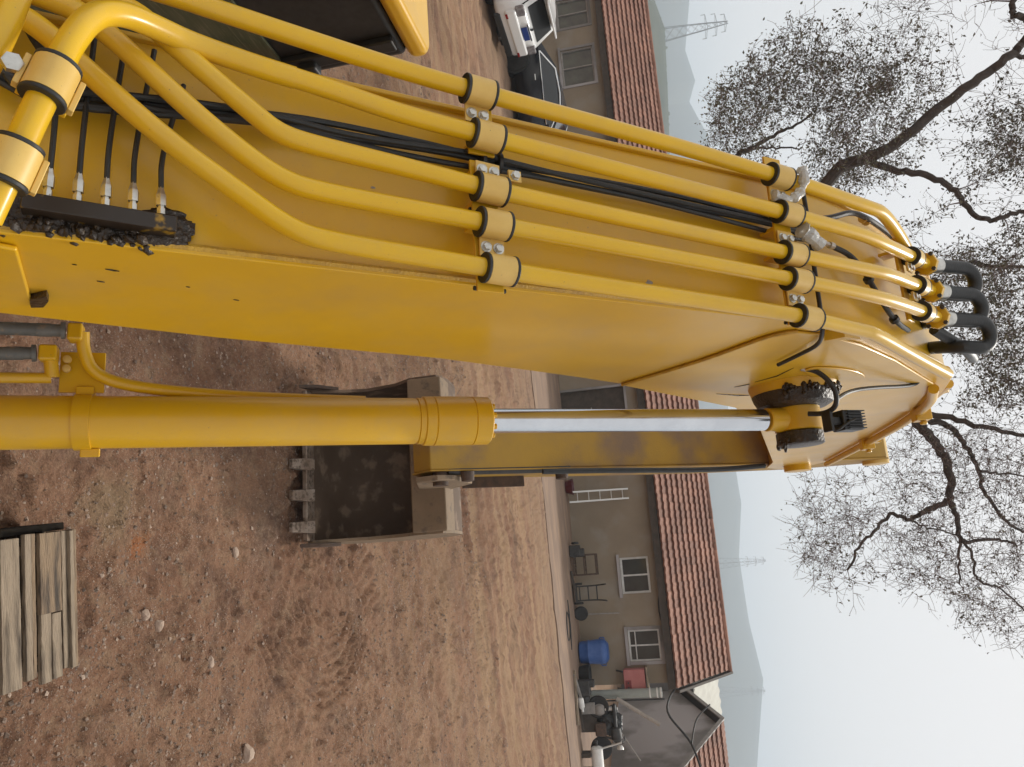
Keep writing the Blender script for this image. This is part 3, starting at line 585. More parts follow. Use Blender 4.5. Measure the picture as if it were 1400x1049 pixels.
# ================================================================ CARS
def wheel(parent, x, y, r, w):
    sgn = 1 if x > 0 else -1
    mb = MB(); mb.lathe((x, y, r), (sgn, 0, 0), [(-w, r * .62), (-w, r * .92), (-w * .85, r), (-w * .12, r), (0, r * .93), (0, r * .66)], 28); t_ = mb.build('wheel', TYRE, parent)
    mb = MB(); mb.lathe((x, y, r), (sgn, 0, 0), [(-w * .5, r * .6), (-.01, r * .67), (-.01, r * .60), (-w * .3, r * .57), (-w * .3, .02)], 28)
    for k in range(5):
        a = 2 * pi * k / 5; mb.bar((x - sgn * .03, y + .05 * cos(a), r + .05 * sin(a)), (x - sgn * .025, y + r * .62 * cos(a), r + r * .62 * sin(a)), .06, .03, up=(1, 0, 0))
    mb.lathe((x - sgn * .05, y, r), (sgn, 0, 0), [(0, .07), (.05, .05)], 12); mb.build('rim', RIMD, t_); return t_
def loft(sections):                                              # sections: (y, [(x, z)...]) for the right half, mirrored
    mb = MB(); V = []; n = len(sections[0][1])
    for y, pr_ in sections:
        V += [(x, y, z) for x, z in pr_] + [(-x, y, z) for x, z in reversed(pr_)]
    m_ = 2 * n; Fc = []
    for i in range(len(sections) - 1):
        for k in range(m_): Fc.append((i * m_ + k, i * m_ + (k + 1) % m_, (i + 1) * m_ + (k + 1) % m_, (i + 1) * m_ + k))
    Fc += [tuple(range(m_)), tuple(reversed(range((len(sections) - 1) * m_, len(sections) * m_)))]
    return mb.add(V, Fc)
def car_body(t, paint, Lr, Lf, hw, belt, hood, lift=.2):
    secs = []
    for y, k, zb, zt in Lr: secs.append((y, [(hw * k * .86, zb), (hw * k * .97, zb + .08), (hw * k, zb + .28), (hw * k * .99, (zb + zt) / 2 + .12), (hw * k * .93, zt - .03), (hw * k * .80, zt)]))
    return loft(secs).build('body', paint, t, bevel=.0, angle=50)
def arch(t, x, y, r):                                             # dark wheel-arch liner, set proud of the flank
    sgn = 1 if x > 0 else -1
    mb = MB(); mb.lathe((x + sgn * .012, y, r), (sgn, 0, 0), [(-.3, r * 1.16), (0, r * 1.18), (0, r * 1.02), (-.3, r * 1.0)], 30); mb.build('wheel_arch', BLK, t)
# white hatchback, seen from behind
wc = empty('white_car', (0, 0, 0), 0, 'white hatchback parked beside the house with blue rear plate', 'car')
body = car_body(wc, CARW, [(-2.10, .86, .42, .98), (-2.06, .95, .34, 1.02), (-1.9, 1, .28, 1.04), (-1.2, 1, .24, 1.04), (.9, 1, .24, 1.02), (1.5, .98, .24, .98), (1.95, .9, .28, .86), (2.12, .74, .36, .72)], None, .89, 1.0, .9)
gh = [(-1.99, .78, 1.0, 1.02), (-1.62, .66, 1.0, 1.56), (-1.2, .66, 1.0, 1.62), (-.3, .67, 1.0, 1.64), (.25, .66, 1.0, 1.58), (1.05, .72, .98, 1.03)]
loft([(y, [(.80, zb), (.80, zb + .02), (max(k, .01) + .04, zt - .06), (k, zt)]) for y, k, zb, zt in gh]).build('roof_shell', CARW, wc, angle=50)
MB().add([(-.63, -1.965, 1.08), (.63, -1.965, 1.08), (.58, -1.70, 1.47), (-.58, -1.70, 1.47), (-.63, -1.935, 1.08), (.63, -1.935, 1.08), (.58, -1.67, 1.47), (-.58, -1.67, 1.47)],
         [(0, 1, 2, 3), (0, 4, 5, 1), (1, 5, 6, 2), (2, 6, 7, 3), (3, 7, 4, 0)]).build('rear_window', mat('tinted_rear_glass', (.012, .013, .013), None, rough=.3, spec=.15), wc, smooth=False)
MB().box((0, -1.80, 1.575), (1.18, .42, .05)).build('roof_spoiler', CARW, wc, bevel=.02)
MB().box((0, -2.07, .32), (1.5, .10, .16)).build('bumper_skirt', BLK, wc, bevel=.03)
MB().box((0, -2.09, .66), (1.62, .16, .28)).build('bumper', CARW, wc, bevel=.06)
for s_ in (-1, 1):
    MB().box((s_ * .70, -2.075, .90), (.30, .10, .22)).build('tail_light', SMOKEL, wc, bevel=.03)
    MB().box((s_ * .70, -2.172, .56), (.16, .02, .06)).build('reflector', REDL, wc, bevel=.01)
    MB().add([(s_ * .835, -1.55, 1.08), (s_ * .835, .75, 1.08), (s_ * .725, .15, 1.50), (s_ * .725, -1.35, 1.50), (s_ * .80, -1.55, 1.08), (s_ * .80, .75, 1.08), (s_ * .69, .15, 1.50), (s_ * .69, -1.35, 1.50)],
             [(0, 1, 2, 3), (4, 7, 6, 5), (0, 4, 5, 1), (1, 5, 6, 2), (2, 6, 7, 3), (3, 7, 4, 0)]).build('side_window', CARG, wc, smooth=False)
    MB().box((s_ * .97, .72, 1.08), (.16, .1, .13)).build('wing_mirror', CARW, wc, bevel=.03)
    for y in (-1.3, 1.3): arch(wc, s_ * .885, y, .32); wheel(wc, s_ * .90, y, .32, .2)
pl = MB().box((0.05, -2.135, .88), (.44, .03, .14)).build('number_plate', PLATEB, wc)
MB().box((0.05, -2.10, .985), (.6, .06, .04)).build('plate_garnish', CHRM, wc, bevel=.01)
MB().lathe((0, -2.06, 1.05), (0, -1, 0), [(0, .05), (.03, .045)], 14).build('badge', CHRM, wc)
MB().box((0, -2.0, .22), (.1, .3, .06)).build('exhaust', DKMET, wc)
# black saloon, side on
bc = empty('black_car', (0, 0, 0), 0, 'black saloon with chrome window line parked behind the white car', 'car')
car_body(bc, CARB, [(-2.35, .78, .42, .92), (-2.25, .92, .32, .98), (-1.9, .98, .26, 1.0), (-1.0, 1, .22, .98), (.9, 1, .22, .96), (1.6, .98, .24, .90), (2.15, .88, .28, .76), (2.32, .72, .36, .66)], None, .90, 1.0, .9)
gh = [(-1.95, .70, .96, .99), (-1.1, .60, .96, 1.38), (-.5, .61, .96, 1.45), (.05, .60, .96, 1.43), (1.15, .70, .94, .97)]
loft([(y, [(.80, zb), (.80, zb + .01), (k + .04, zt - .05), (k, zt)]) for y, k, zb, zt in gh]).build('roof_shell', CARB, bc, angle=50)
for s_ in (-1, 1):
    MB().add([(s_ * .83, -1.45, 1.0), (s_ * .83, .85, .985), (s_ * .675, .05, 1.36), (s_ * .675, -.95, 1.34), (s_ * .79, -1.45, 1.0), (s_ * .79, .85, .985), (s_ * .63, .05, 1.36), (s_ * .63, -.95, 1.34)],
             [(0, 1, 2, 3), (4, 7, 6, 5), (0, 4, 5, 1), (1, 5, 6, 2), (2, 6, 7, 3), (3, 7, 4, 0)]).build('side_window', CARG, bc, smooth=False)
    MB().tube([(s_ * .845, -1.5, .99), (s_ * .845, .9, .975)], .014, 6).build('window_trim', CHRM, bc)
    MB().tube([(s_ * .83, -1.5, 1.0), (s_ * .675, -1.0, 1.36), (s_ * .665, -.3, 1.41), (s_ * .68, .1, 1.38), (s_ * .84, .9, .985)], .022, 6).build('roof_trim', CHRM, bc)
    MB().box((s_ * .97, .72, 1.03), (.18, .1, .12)).build('wing_mirror', CARB, bc, bevel=.03)
    for y in (-1.35, 1.4): arch(bc, s_ * .895, y, .33); wheel(bc, s_ * .91, y, .33, .2)
    for y in (-.75, .1): MB().box((s_ * .905, y, .82), (.03, .18, .03)).build('door_handle', CHRM, bc, bevel=.008)
    MB().box((s_ * .62, 2.2, .68), (.35, .14, .12)).build('headlight', SMOKEL, bc, bevel=.03)
    MB().box((s_ * .62, -2.26, .84), (.4, .12, .14)).build('tail_light', REDL, bc, bevel=.03)
MB().add([(-.66, .25, 1.36), (.66, .25, 1.36), (.78, 1.08, 1.0), (-.78, 1.08, 1.0), (-.6, .2, 1.33), (.6, .2, 1.33), (.7, 1.0, .97), (-.7, 1.0, .97)], [(0, 1, 2, 3), (0, 4, 5, 1), (1, 5, 6, 2), (2, 6, 7, 3), (3, 7, 4, 0)]).build('windscreen', CARG, bc, smooth=False)
def place_car(o, x, y, fwd): o.location = (x, y, -.03); o.rotation_euler = (0, 0, math.atan2(fwd[1], fwd[0]) - pi / 2)
place_car(wc, -10.72, 19.7, (-.96, .28))
place_car(bc, -7.3, 21.46, (.99, -.10))

# ================================================================ TREE
LIMBS = {
 'trunk': [(-2.3, 17.0, -0.2), (-2.14, 17.0, 1.15), (-1.89, 17.0, 2.58), (-1.62, 17.0, 4.12), (-1.48, 17.0, 5.32)],
 'A': [(-1.48, 17.0, 5.32), (-2.44, 16.7, 6.24), (-3.42, 16.4, 7.0), (-3.61, 16.3, 7.53), (-3.71, 16.2, 8.03), (-4.27, 16.0, 8.93), (-4.62, 15.9, 9.51), (-4.97, 15.8, 10.16), (-5.31, 15.8, 10.5), (-5.53, 15.8, 10.52), (-5.72, 15.8, 10.28), (-6.01, 15.7, 10.33), (-6.3, 15.6, 10.7), (-6.65, 15.6, 11.13)],
 'A2': [(-3.61, 16.3, 7.53), (-3.38, 16.4, 8.0), (-3.09, 16.3, 8.66), (-2.78, 16.3, 9.11), (-2.34, 16.3, 9.34), (-2.07, 16.3, 9.65), (-2.11, 16.3, 10.06), (-2.16, 16.3, 10.53), (-2.07, 16.3, 11.11)],
 'A3': [(-4.97, 15.8, 10.16), (-4.88, 15.9, 10.55), (-4.68, 16, 11.38)],
 'A4': [(-1.6, 17.0, 4.27), (-2.97, 17.4, 4.81), (-4.27, 17.6, 5.25), (-4.53, 17.7, 5.73), (-4.74, 17.8, 6.13), (-4.86, 17.8, 6.51), (-5.1, 17.9, 7.04)],
 'A5': [(-4.53, 17.7, 5.73), (-4.48, 17.8, 6.24), (-4.44, 18, 6.82)],
 'C': [(-1.48, 17.0, 5.32), (-1.39, 17.2, 7.07), (-1.4, 17.3, 8.62), (-1.35, 17.3, 9.71), (-1.24, 17.4, 10.1), (-1.08, 17.4, 11.01)],
 'B': [(-1.48, 17.0, 5.32), (-0.22, 17.1, 6.65), (0.8, 17.2, 7.55), (1.63, 17.2, 8.16), (1.98, 17.2, 8.4), (2.42, 17.1, 8.63), (2.88, 17.0, 8.7), (3.4, 17.0, 8.64)],
 'B1': [(3.4, 17.0, 8.64), (3.52, 16.9, 8.24), (3.53, 16.8, 8.07), (3.69, 16.8, 7.8), (3.53, 16.7, 7.42), (3.8, 16.6, 7.08), (4.11, 16.5, 6.69), (4.52, 16.4, 6.43)],
 'B2': [(3.4, 17.0, 8.64), (3.71, 17.0, 8.73), (4.16, 17.0, 8.76), (4.28, 17.1, 8.98), (4.29, 17.2, 9.45), (4.47, 17.3, 9.9)],
 'B3': [(1.63, 17.2, 8.16), (1.83, 17.4, 8.69), (2.05, 17.5, 9.05), (2.49, 17.6, 9.3), (2.95, 17.6, 9.46), (3.48, 17.7, 9.58), (4.1, 17.7, 9.94), (4.35, 17.8, 10.31)],
 'B4': [(1.55, 17.2, 8.17), (1.73, 17.0, 8.84), (1.98, 16.8, 9.43), (2.2, 16.7, 10.14), (2.21, 16.6, 10.67)],
 'B5': [(4.16, 17.0, 8.76), (4.75, 17.0, 8.68), (5.13, 17.0, 8.66)],
 'B6': [(4.16, 17.0, 8.76), (4.47, 16.9, 8.89), (5.0, 16.8, 8.93), (5.17, 16.8, 9.29), (5.64, 16.8, 9.71)],
 'B7': [(2.95, 17.6, 9.46), (3.07, 17.8, 9.92), (3.2, 18, 10.56)],
 'B8': [(3.69, 16.8, 7.8), (3.85, 16.7, 8.09), (4.0, 16.6, 8.6)]}
RAD = {'trunk': (.30, .22), 'A': (.19, .05), 'A2': (.10, .05), 'A3': (.07, .04), 'A4': (.12, .03), 'A5': (.04, .02), 'C': (.12, .04), 'B': (.19, .10), 'B1': (.085, .03), 'B2': (.085, .03), 'B3': (.10, .035), 'B4': (.10, .035), 'B5': (.045, .02), 'B6': (.045, .02), 'B7': (.045, .02), 'B8': (.03, .015)}
REG = {
 'RA': [(-5.11, 4.69), (-5.92, 5.36), (-6.41, 6.46), (-6.27, 7.17), (-5.73, 7.97), (-5.37, 9.05), (-4.71, 9.79), (-4.42, 11.6), (1.75, 11.2), (1.55, 8.86), (-1.94, 8.54), (-3.62, 6.59), (-4.53, 4.83)],
 'RS': [(-6.6, 7.78), (-6.93, 8.38), (-7.52, 9.82), (-7.12, 11.63), (-4.42, 11.6), (-4.86, 9.81), (-5.8, 9.5), (-6.05, 8.28)],
 'RB': [(2.64, 6.05), (2.61, 7.35), (1.76, 8.01), (1.75, 11.2), (6.4, 10.8), (6.04, 8.8), (5.22, 7.64), (4.71, 6.84), (4.97, 6.09), (4.45, 5.41), (3.69, 5.57)]}
def inside(P, x, y):
    c = np.zeros(len(x), bool); j = len(P) - 1
    for i in range(len(P)):
        xi, yi = P[i]; xj, yj = P[j]
        c ^= ((yi > y) != (yj > y)) & (x < (xj - xi) * (y - yi) / (yj - yi + 1e-12) + xi); j = i
    return c
def sample(P, n):
    P = np.array(P); lo, hi = P.min(0), P.max(0); out = []
    while len(out) < n:
        q = RNG.uniform(lo, hi, (n * 3, 2)); q = q[inside(P, q[:, 0], q[:, 1])]; q = q[fbm(q[:, 0] * 1.1 + 40, q[:, 1] * 1.1 + 40, 3, 91) + RNG.uniform(-.12, .12, len(q)) > .445]; out += q.tolist()
    return np.array(out[:n])
tree = empty('bare_tree', (-2.3, 17, 0), 0, 'large dark tree with thinning leaves and bare twigs behind the excavator boom', 'tree')
OFF = Vector((-2.3, 17, 0)); nodes = []; 
for k, pts in LIMBS.items():
    wig = random.Random(hash(k) % 1000 if False else len(k) * 31 + len(pts))
    P = catmull(pts, 6)
    P = [p + Vector((wig.uniform(-.025, .025), wig.uniform(-.05, .05), wig.uniform(-.025, .025))) for p in P]
    r0, r1 = RAD[k]; r0, r1 = r0 * .78, r1 * .72; n = len(P); rs = [r0 + (r1 - r0) * (i / (n - 1)) ** .8 for i in range(n)]
    mb = MB(); mb.tube([p - OFF for p in P], rs, 10 if r0 > .08 else 7); mb.build('trunk' if k == 'trunk' else 'limb', BARK, tree)
    if k != 'trunk': nodes += [(tuple(p), r) for p, r in zip(P[3:], rs[3:])]
NP = np.array([n_[0] for n_ in nodes]); NR = np.array([n_[1] for n_ in nodes])
twigs = MB(); leafV, leafF, leafT = [], [], []
def leafcl(p, n, spread, size):
    for _ in range(n):
        c = np.array(p) + RNG.normal(0, spread, 3)
        a = RNG.normal(0, 1, 3); a /= np.linalg.norm(a); b = np.cross(a, RNG.normal(0, 1, 3)); b /= np.linalg.norm(b)
        L_ = size * RNG.uniform(.6, 1.35); o = len(leafV)
        bend = np.cross(a, b) * L_ * .18
        leafV.extend([c - a * L_ * .5, c + b * L_ * .26 + bend, c + a * L_ * .55, c - b * L_ * .26 + bend]); leafF.extend([(o, o + 1, o + 3), (o + 1, o + 2, o + 3)])
        t = RNG.random(); leafT.extend([t, t])
def grow(reg, n, leaves, spread, size, reach, dj):
    global NP, NR
    pts = sample(REG[reg], n); tg = np.column_stack([pts[:, 0], 16.9 + RNG.normal(0, dj, n), pts[:, 1]])
    dm = np.array([np.min(((NP - q) ** 2).sum(1)) for q in tg]); tg = tg[np.argsort(dm)]
    buf, bufr = [], []
    for i, q in enumerate(tg):
        A = NP if not buf else np.vstack([NP, buf]); dd = ((A - q) ** 2).sum(1); j = int(dd.argmin()); p = A[j]; dist = dd[j] ** .5
        if dist < .05: continue
        r = min((NR[j] if j < len(NR) else bufr[j - len(NR)]) * .62, .006 + .016 * dist)
        r = max(r, .0038)
        mid = (p + q) / 2 + RNG.normal(0, .13 * dist, 3); seg = max(2, int(dist / .28)); path = []
        for k in range(seg + 1):
            t = k / seg; path.append((1 - t) ** 2 * p + 2 * t * (1 - t) * mid + t * t * q + (RNG.normal(0, .022, 3) if 0 < k < seg else 0))
        twigs.tube([Vector(w_) - OFF for w_ in path], [r + (.004 - r) * k / seg for k in range(seg + 1)], 3 if r < .012 else 4, caps=False)
        for k in range(1, seg + 1): buf.append(path[k]); bufr.append(max(r * (1 - .6 * k / seg), .005))
        if len(buf) > 400: NP = np.vstack([NP, buf]); NR = np.append(NR, bufr); buf, bufr = [], []
        # side shoots
        for _ in range(2):
            k = RNG.integers(1, seg + 1); b_ = path[k]; dv = (q - p) / dist + RNG.normal(0, .8, 3); e = b_ + dv / np.linalg.norm(dv) * RNG.uniform(.12, .4)
            twigs.tube([Vector(b_) - OFF, Vector((b_ + e) / 2 + RNG.normal(0, .02, 3)) - OFF, Vector(e) - OFF], [.0042, .0034, .0026], 3, caps=False)
            if leaves: leafcl(e, RNG.poisson(leaves * .5), spread, size)
        if leaves: leafcl(q, RNG.poisson(leaves), spread, size)
    if buf: NP = np.vstack([NP, buf]); NR = np.append(NR, bufr)
grow('RA', 3500, 3.6, .055, .068, 1, .9)
grow('RS', 300, .35, .08, .075, 1, .5)
grow('RB', 2500, .8, .05, .062, 1, .8)
tag(twigs.build('twigs', TWIG, tree, fix=False), kind='stuff')
lm = bpy.data.meshes.new('foliage'); lm.from_pydata([tuple(np.array(v) - np.array(OFF)) for v in leafV], [], leafF)
at = lm.attributes.new('tone', 'FLOAT', 'FACE'); at.data.foreach_set('value', leafT); lm.materials.append(LEAF)
lo_ = bpy.data.objects.new('foliage', lm); COL.objects.link(lo_); lo_.parent = tree; tag(lo_, kind='stuff')

# ================================================================ WOODEN PALLET STACK
cr = empty('wooden_pallet', (.75, 3.0, -.02), radians(-7), 'weathered wooden pallet box with wide planks on the dirt', 'pallet')
def plank(c, d_, m, rz=0, seed=0, nm='plank'):
    rnd = random.Random(seed); mb = MB(); n = 9; V = []
    for i in range(n + 1):
        x = -d_[0] / 2 + d_[0] * i / n
        e = [rnd.uniform(-.0014, .0014) for _ in range(4)]
        xx = x + (rnd.uniform(-.008, .008) if i in (0, n) else 0)
        for (y, z), q in zip(((-1, -1), (1, -1), (1, 1), (-1, 1)), e): V.append((xx, y * d_[1] / 2 + q, z * d_[2] / 2 + q * .4))
    Fc = [(i * 4 + k, i * 4 + (k + 1) % 4, i * 4 + 4 + (k + 1) % 4, i * 4 + 4 + k) for i in range(n) for k in range(4)] + [(3, 2, 1, 0), tuple(n * 4 + k for k in range(4))]
    mb.add(V, Fc); o = mb.build(nm, m, cr, bevel=.003, smooth=False); o.location = c; o.rotation_euler = (0, 0, rz); return o
CW = .64
plank((0, .205, .325), (CW, .022, .06), WOOD, 0, 1); plank((0, .180, .345), (CW, .024, .035), WOODP, 0, 2); plank((0, .150, .33), (CW, .030, .03), WOODP, .0, 3)
plank((-.13, .052, .35), (.36, .125, .022), WOOD, .0, 4); plank((.2, .087, .345), (.30, .055, .022), WOODP, .01, 5); plank((.2, .022, .347), (.30, .058, .022), WOODP, -.008, 6)
plank((0, -.035, .335), (CW, .022, .03), WOOD, 0, 7); plank((0, -.075, .35), (CW * .98, .038, .022), WOODP, 0, 8); plank((.02, -.17, .35), (CW, .10, .022), WOODP, .01, 9); plank((-.02, -.29, .35), (CW, .10, .022), WOOD, -.01, 10)
for z in (.05, .14, .23): plank((0, .215, z), (CW, .022, .075), WOOD, 0, int(z * 100)); plank((0, -.35, z), (CW, .022, .075), WOOD, 0, int(z * 100) + 1)
for s_ in (-1, 1):
    for z in (.06, .17, .28): plank((s_ * (CW / 2 - .03), -.07, z), (.5, .022, .08), DARKW if z > .2 else WOOD, pi / 2, int(z * 100) + 40)
plank((0, -.07, .02), (CW - .1, .5, .02), DARKW, 0, 60, 'base_board')
for x in (-.25, .02, .25): plank((x, -.07, .318), (.5, .05, .03), WOOD, pi / 2, int(x * 100) + 70, 'bearer')

mb = MB(); mb.box((0, 0, .14), (.035, .60, .28), Matrix.Rotation(radians(1), 3, 'Z')); o = mb.build('end_board', mat('shaded_end_wood', (.010, .008, .006), (.02, .016, .012), 8, .9, spec=.1), cr, bevel=.004); o.location = (-.335, -.09, 0.015)  # near-black wood colour stands in for the crate end's deep shade

# ================================================================ EXCAVATOR   (local frame: x across, y along the boom, z up)
PSI = radians(13.17)
ex = empty('excavator', (-.92 * cos(PSI), .92 * sin(PSI), 0), -PSI, 'yellow crawler excavator with raised boom, five pipes and bucket on the dirt', 'excavator')
TOP = [(0.30, 1.01), (1.129, 2.008), (2.30, 3.43)] + [tuple(p)[:2] for p in catmull([(2.30, 3.43, 0), (2.479, 3.639, 0), (2.732, 3.890, 0), (3.152, 4.17, 0), (3.826, 4.505, 0), (4.9, 4.64, 0)], 4)[1:]] + [(6.6, 4.62), (7.35, 4.58)]
BOT = [(7.68, 4.45), (7.72, 4.2), (7.5, 4.06), (7.0, 4.06), (4.942, 3.762)] + [tuple(p)[:2] for p in catmull([(4.942, 3.762, 0), (3.9, 3.523, 0), (3.1, 3.038, 0), (2.377, 2.484, 0)], 4)[1:]] + [(1.882, 1.989), (1.489, 1.647), (.9, 1.02), (.5, .80)]
POLY = TOP + BOT
def inset(P, d_):
    n = len(P); out = []; ar = sum(P[i][0] * P[(i + 1) % n][1] - P[(i + 1) % n][0] * P[i][1] for i in range(n)); sg = 1 if ar > 0 else -1
    for i in range(n):
        a, b, c = Vector(P[i - 1]), Vector(P[i]), Vector(P[(i + 1) % n]); t1 = (b - a).normalized(); t2 = (c - b).normalized()
        nrm = Vector((-t1.y - t2.y, t1.x + t2.x)) * sg; nrm.normalize(); out.append(tuple(b + nrm * d_))
    return out
IN = inset(POLY, .014)
boom = MB().prism(IN, -.238, .238).build('boom', YEL, ex, bevel=.004, angle=30)
for s_ in (-1, 1): MB().prism(POLY, s_ * .236, s_ * .250).build('side_plate', YEL, boom, bevel=.004, angle=30)
def tangent_top(y):
    for (a, b) in zip(TOP, TOP[1:]):
        if a[0] <= y <= b[0]: v = Vector((0, b[0] - a[0], b[1] - a[1])).normalized(); f_ = (y - a[0]) / (b[0] - a[0]); return Vector((0, y, a[1] + (b[1] - a[1]) * f_)), v, Vector((0, -v.z, v.y))
def topz(y, off=0):                                              # point off metres above the top plate, at that y
    v = tangent_top(y)[1]; p, v, n_ = tangent_top(y + off * v.z); return p + n_ * off
# weld beads
for (pth) in ([(.2575, y, z) for y, z in [(3.08, 3.04), (2.82, 3.345), (2.585, 3.56), (2.56, 3.65)]], ):
    MB().tube(catmull(pth, 4), .007, 6).build('weld_seam', YWELD, boom)
MB().tube([topz(y, -.004) + Vector((.234, 0, 0)) for y in np.linspace(.6, 3.9, 30)], .009, 6).build('weld_seam', YWELD, boom)
MB().tube([(.2515, 1.03, 1.89), (.2515, 1.10, 1.76), (.2515, 1.19, 1.50)], .010, 6).build('weld_seam', YWELD, boom)
# reinforcement plates and boss of the lift-cylinder pin
PINY, PINZ = 3.47, 3.752
def disc_poly(cy, cz, pts): return [(cy + a, cz + b) for a, b in pts]
MB().prism([(3.09, 3.05), (3.9, 3.54), (4.7, 3.73), (4.6, 4.54), (3.826, 4.43), (3.2, 4.11), (2.86, 3.91), (2.64, 3.74), (2.565, 3.65), (2.59, 3.56), (2.82, 3.35)], .2515, .262).build('reinforcing_plate', YEL, boom, bevel=.004)
MB().lathe((.25, PINY - .0, PINZ), (1, 0, 0), [(0, .19), (.05, .175), (.085, .16), (.105, .13)], 32).build('pin_boss', YEL, boom)
MB().lathe((-.6, PINY, PINZ), (1, 0, 0), [(0, .055), (1.06, .055)], 20).build('lift_pin', STEEL, boom)
MB().prism([(4.7, 4.55), (5.1, 4.58), (5.0, 4.80), (4.92, 4.86), (4.83, 4.82)], -.13, -.10).prism([(4.7, 4.55), (5.1, 4.58), (5.0, 4.80), (4.92, 4.86), (4.83, 4.82)], .10, .13).build('cylinder_bracket', YEL, boom, bevel=.006)
MB().prism([(3.30 + .22 * cos(k * pi / 12) * .8 - .07 * sin(k * pi / 12) * .6, 3.90 + .22 * cos(k * pi / 12) * .6 + .07 * sin(k * pi / 12) * .8) for k in range(24)], .262, .270).build('reinforcing_plate', YEL, boom, bevel=.004)
for (y, z, r_, f_) in [(1.05, 1.30, .10, 0)]:
    MB().lathe((.25, .62, 1.12), (1, 0, 0), [(0, .16), (.05, .15), (.06, .1)], 28).build('foot_boss', YEL, boom)
# grease smears on plate and boss
def smear(name, pts, parent, r=.03, seed=0, m=GREASE, n=70, flat=None):
    rnd = random.Random(seed); mb = MB(); P = [Vector(p) for p in pts]
    for k in range(n):
        i = rnd.randrange(len(P) - 1); c = P[i].lerp(P[i + 1], rnd.random()) + Vector((rnd.gauss(0, r * .5), rnd.gauss(0, r * .5), rnd.gauss(0, r * .5)))
        rr = r * rnd.uniform(.25, .8); b_ = bmesh.new(); bmesh.ops.create_icosphere(b_, subdivisions=1, radius=rr)
        sx, sy, sz_ = rnd.uniform(.6, 1.5), rnd.uniform(.6, 1.5), rnd.uniform(.6, 1.3)
        V = [c + Vector((v.co.x * sx, v.co.y * sy, v.co.z * sz_)) * (1 + .5 * mnoise.noise(v.co * 40 + c * 10)) for v in b_.verts]; Fc = [tuple(v.index for v in f_.verts) for f_ in b_.faces]; b_.free()
        mb.add(V, Fc)
    return mb.build(name, m, parent, angle=60)

# ---- five hydraulic pipes
PIPES = {
 1: [(-.31, .80, 1.79), (-.289, 1.219, 2.274), (-.278, 1.288, 2.357), (-.263, 1.387, 2.477), (-.246, 1.518, 2.634), (-.233, 1.663, 2.809), (-.217, 2.041, 3.267), (-.191, 2.331, 3.617), (-.182, 2.439, 3.742), (-.172, 2.656, 3.965), (-.176, 2.720, 4.02), (-.15, 2.91, 4.12), (-.112, 3.06, 4.19)],
 2: [(-.155, 1.390, 2.480), (-.147, 1.439, 2.539), (-.128, 1.521, 2.638), (-.120, 1.579, 2.708), (-.115, 1.654, 2.799), (-.108, 1.722, 2.882), (-.068, 2.325, 3.61), (-.062, 2.419, 3.72), (-.060, 2.605, 3.913), (-.056, 2.738, 4.023), (-.075, 2.94, 4.152), (-.090, 3.100, 4.250)],
 3: [(-.27, .98, 1.985), (-.235, 1.147, 2.187), (-.228, 1.185, 2.232), (-.184, 1.221, 2.276), (-.132, 1.262, 2.326), (-.043, 1.338, 2.417), (-.012, 1.368, 2.452), (.001, 1.405, 2.498), (.012, 1.524, 2.642), (.028, 1.652, 2.797), (.036, 1.715, 2.873), (.068, 2.318, 3.601), (.067, 2.608, 3.916), (.062, 2.691, 3.993), (.047, 2.851, 4.095), (.022, 3.095, 4.250)],
 4: [(-.25, .90, 1.89), (-.209, 1.095, 2.124), (-.193, 1.124, 2.159), (-.154, 1.162, 2.205), (-.026, 1.255, 2.317), (.049, 1.319, 2.395), (.095, 1.368, 2.453), (.113, 1.416, 2.512), (.122, 1.648, 2.792), (.126, 1.711, 2.868), (.151, 2.317, 3.600), (.156, 2.59, 3.897), (.154, 2.74, 4.024), (.134, 3.0, 4.19), (.124, 3.115, 4.258)],
 5: [(-.2, .90, 1.89), (-.164, 1.055, 2.075), (-.132, 1.09, 2.118), (-.082, 1.123, 2.158), (.05, 1.226, 2.281), (.145, 1.32, 2.395), (.207, 1.381, 2.469), (.226, 1.43, 2.528), (.237, 1.644, 2.787), (.243, 1.705, 2.861), (.266, 2.321, 3.605), (.274, 2.379, 3.675), (.286, 2.537, 3.842), (.291, 2.575, 3.885), (.322, 2.83, 4.06), (.353, 3.09, 4.246)]}
PR = .0225
PP = {}
for k, pts in PIPES.items():
    P = smooth_path(pts, 3); PP[k] = P
    MB().tube(P, PR, 18).build('hydraulic_pipe', YPIPE, ex)
# thick supply pipe bending over the others at the boom foot, joining pipe 2
def campt(x, y, dp):                                             # design helper: a photo measurement turned into the excavator's own frame
    w_ = Vector((0, 0, CAMH)) + (Fw + Up * ((x - 700) / 1050) + Rt * ((y - 524.5) / 1050)) * dp
    w_ = w_ - Vector(ex.location); return Vector((w_.x * cos(PSI) - w_.y * sin(PSI), w_.x * sin(PSI) + w_.y * cos(PSI), w_.z))
bend = [(-20, 300, 1.24), (8, 240, 1.25), (45, 160, 1.28), (75, 100, 1.31), (95, 58, 1.34), (126, 20, 1.40), (165, 16, 1.46), (215, 38, 1.54), (262, 60, 1.61)]
bp_ = [campt(*q) for q in bend] + [Vector(p) for p in ((-.163, 1.337, 2.416), (-.155, 1.390, 2.480))]
BEND = smooth_path(bp_, 3); MB().tube(BEND, .0240, 20).build('hydraulic_pipe', YPIPE, ex)
MB().tube(smooth_path([campt(-25, 95, 1.30), campt(4, 40, 1.32), campt(28, -25, 1.36)], 2), .0250, 18).build('hydraulic_pipe', YPIPE, ex)

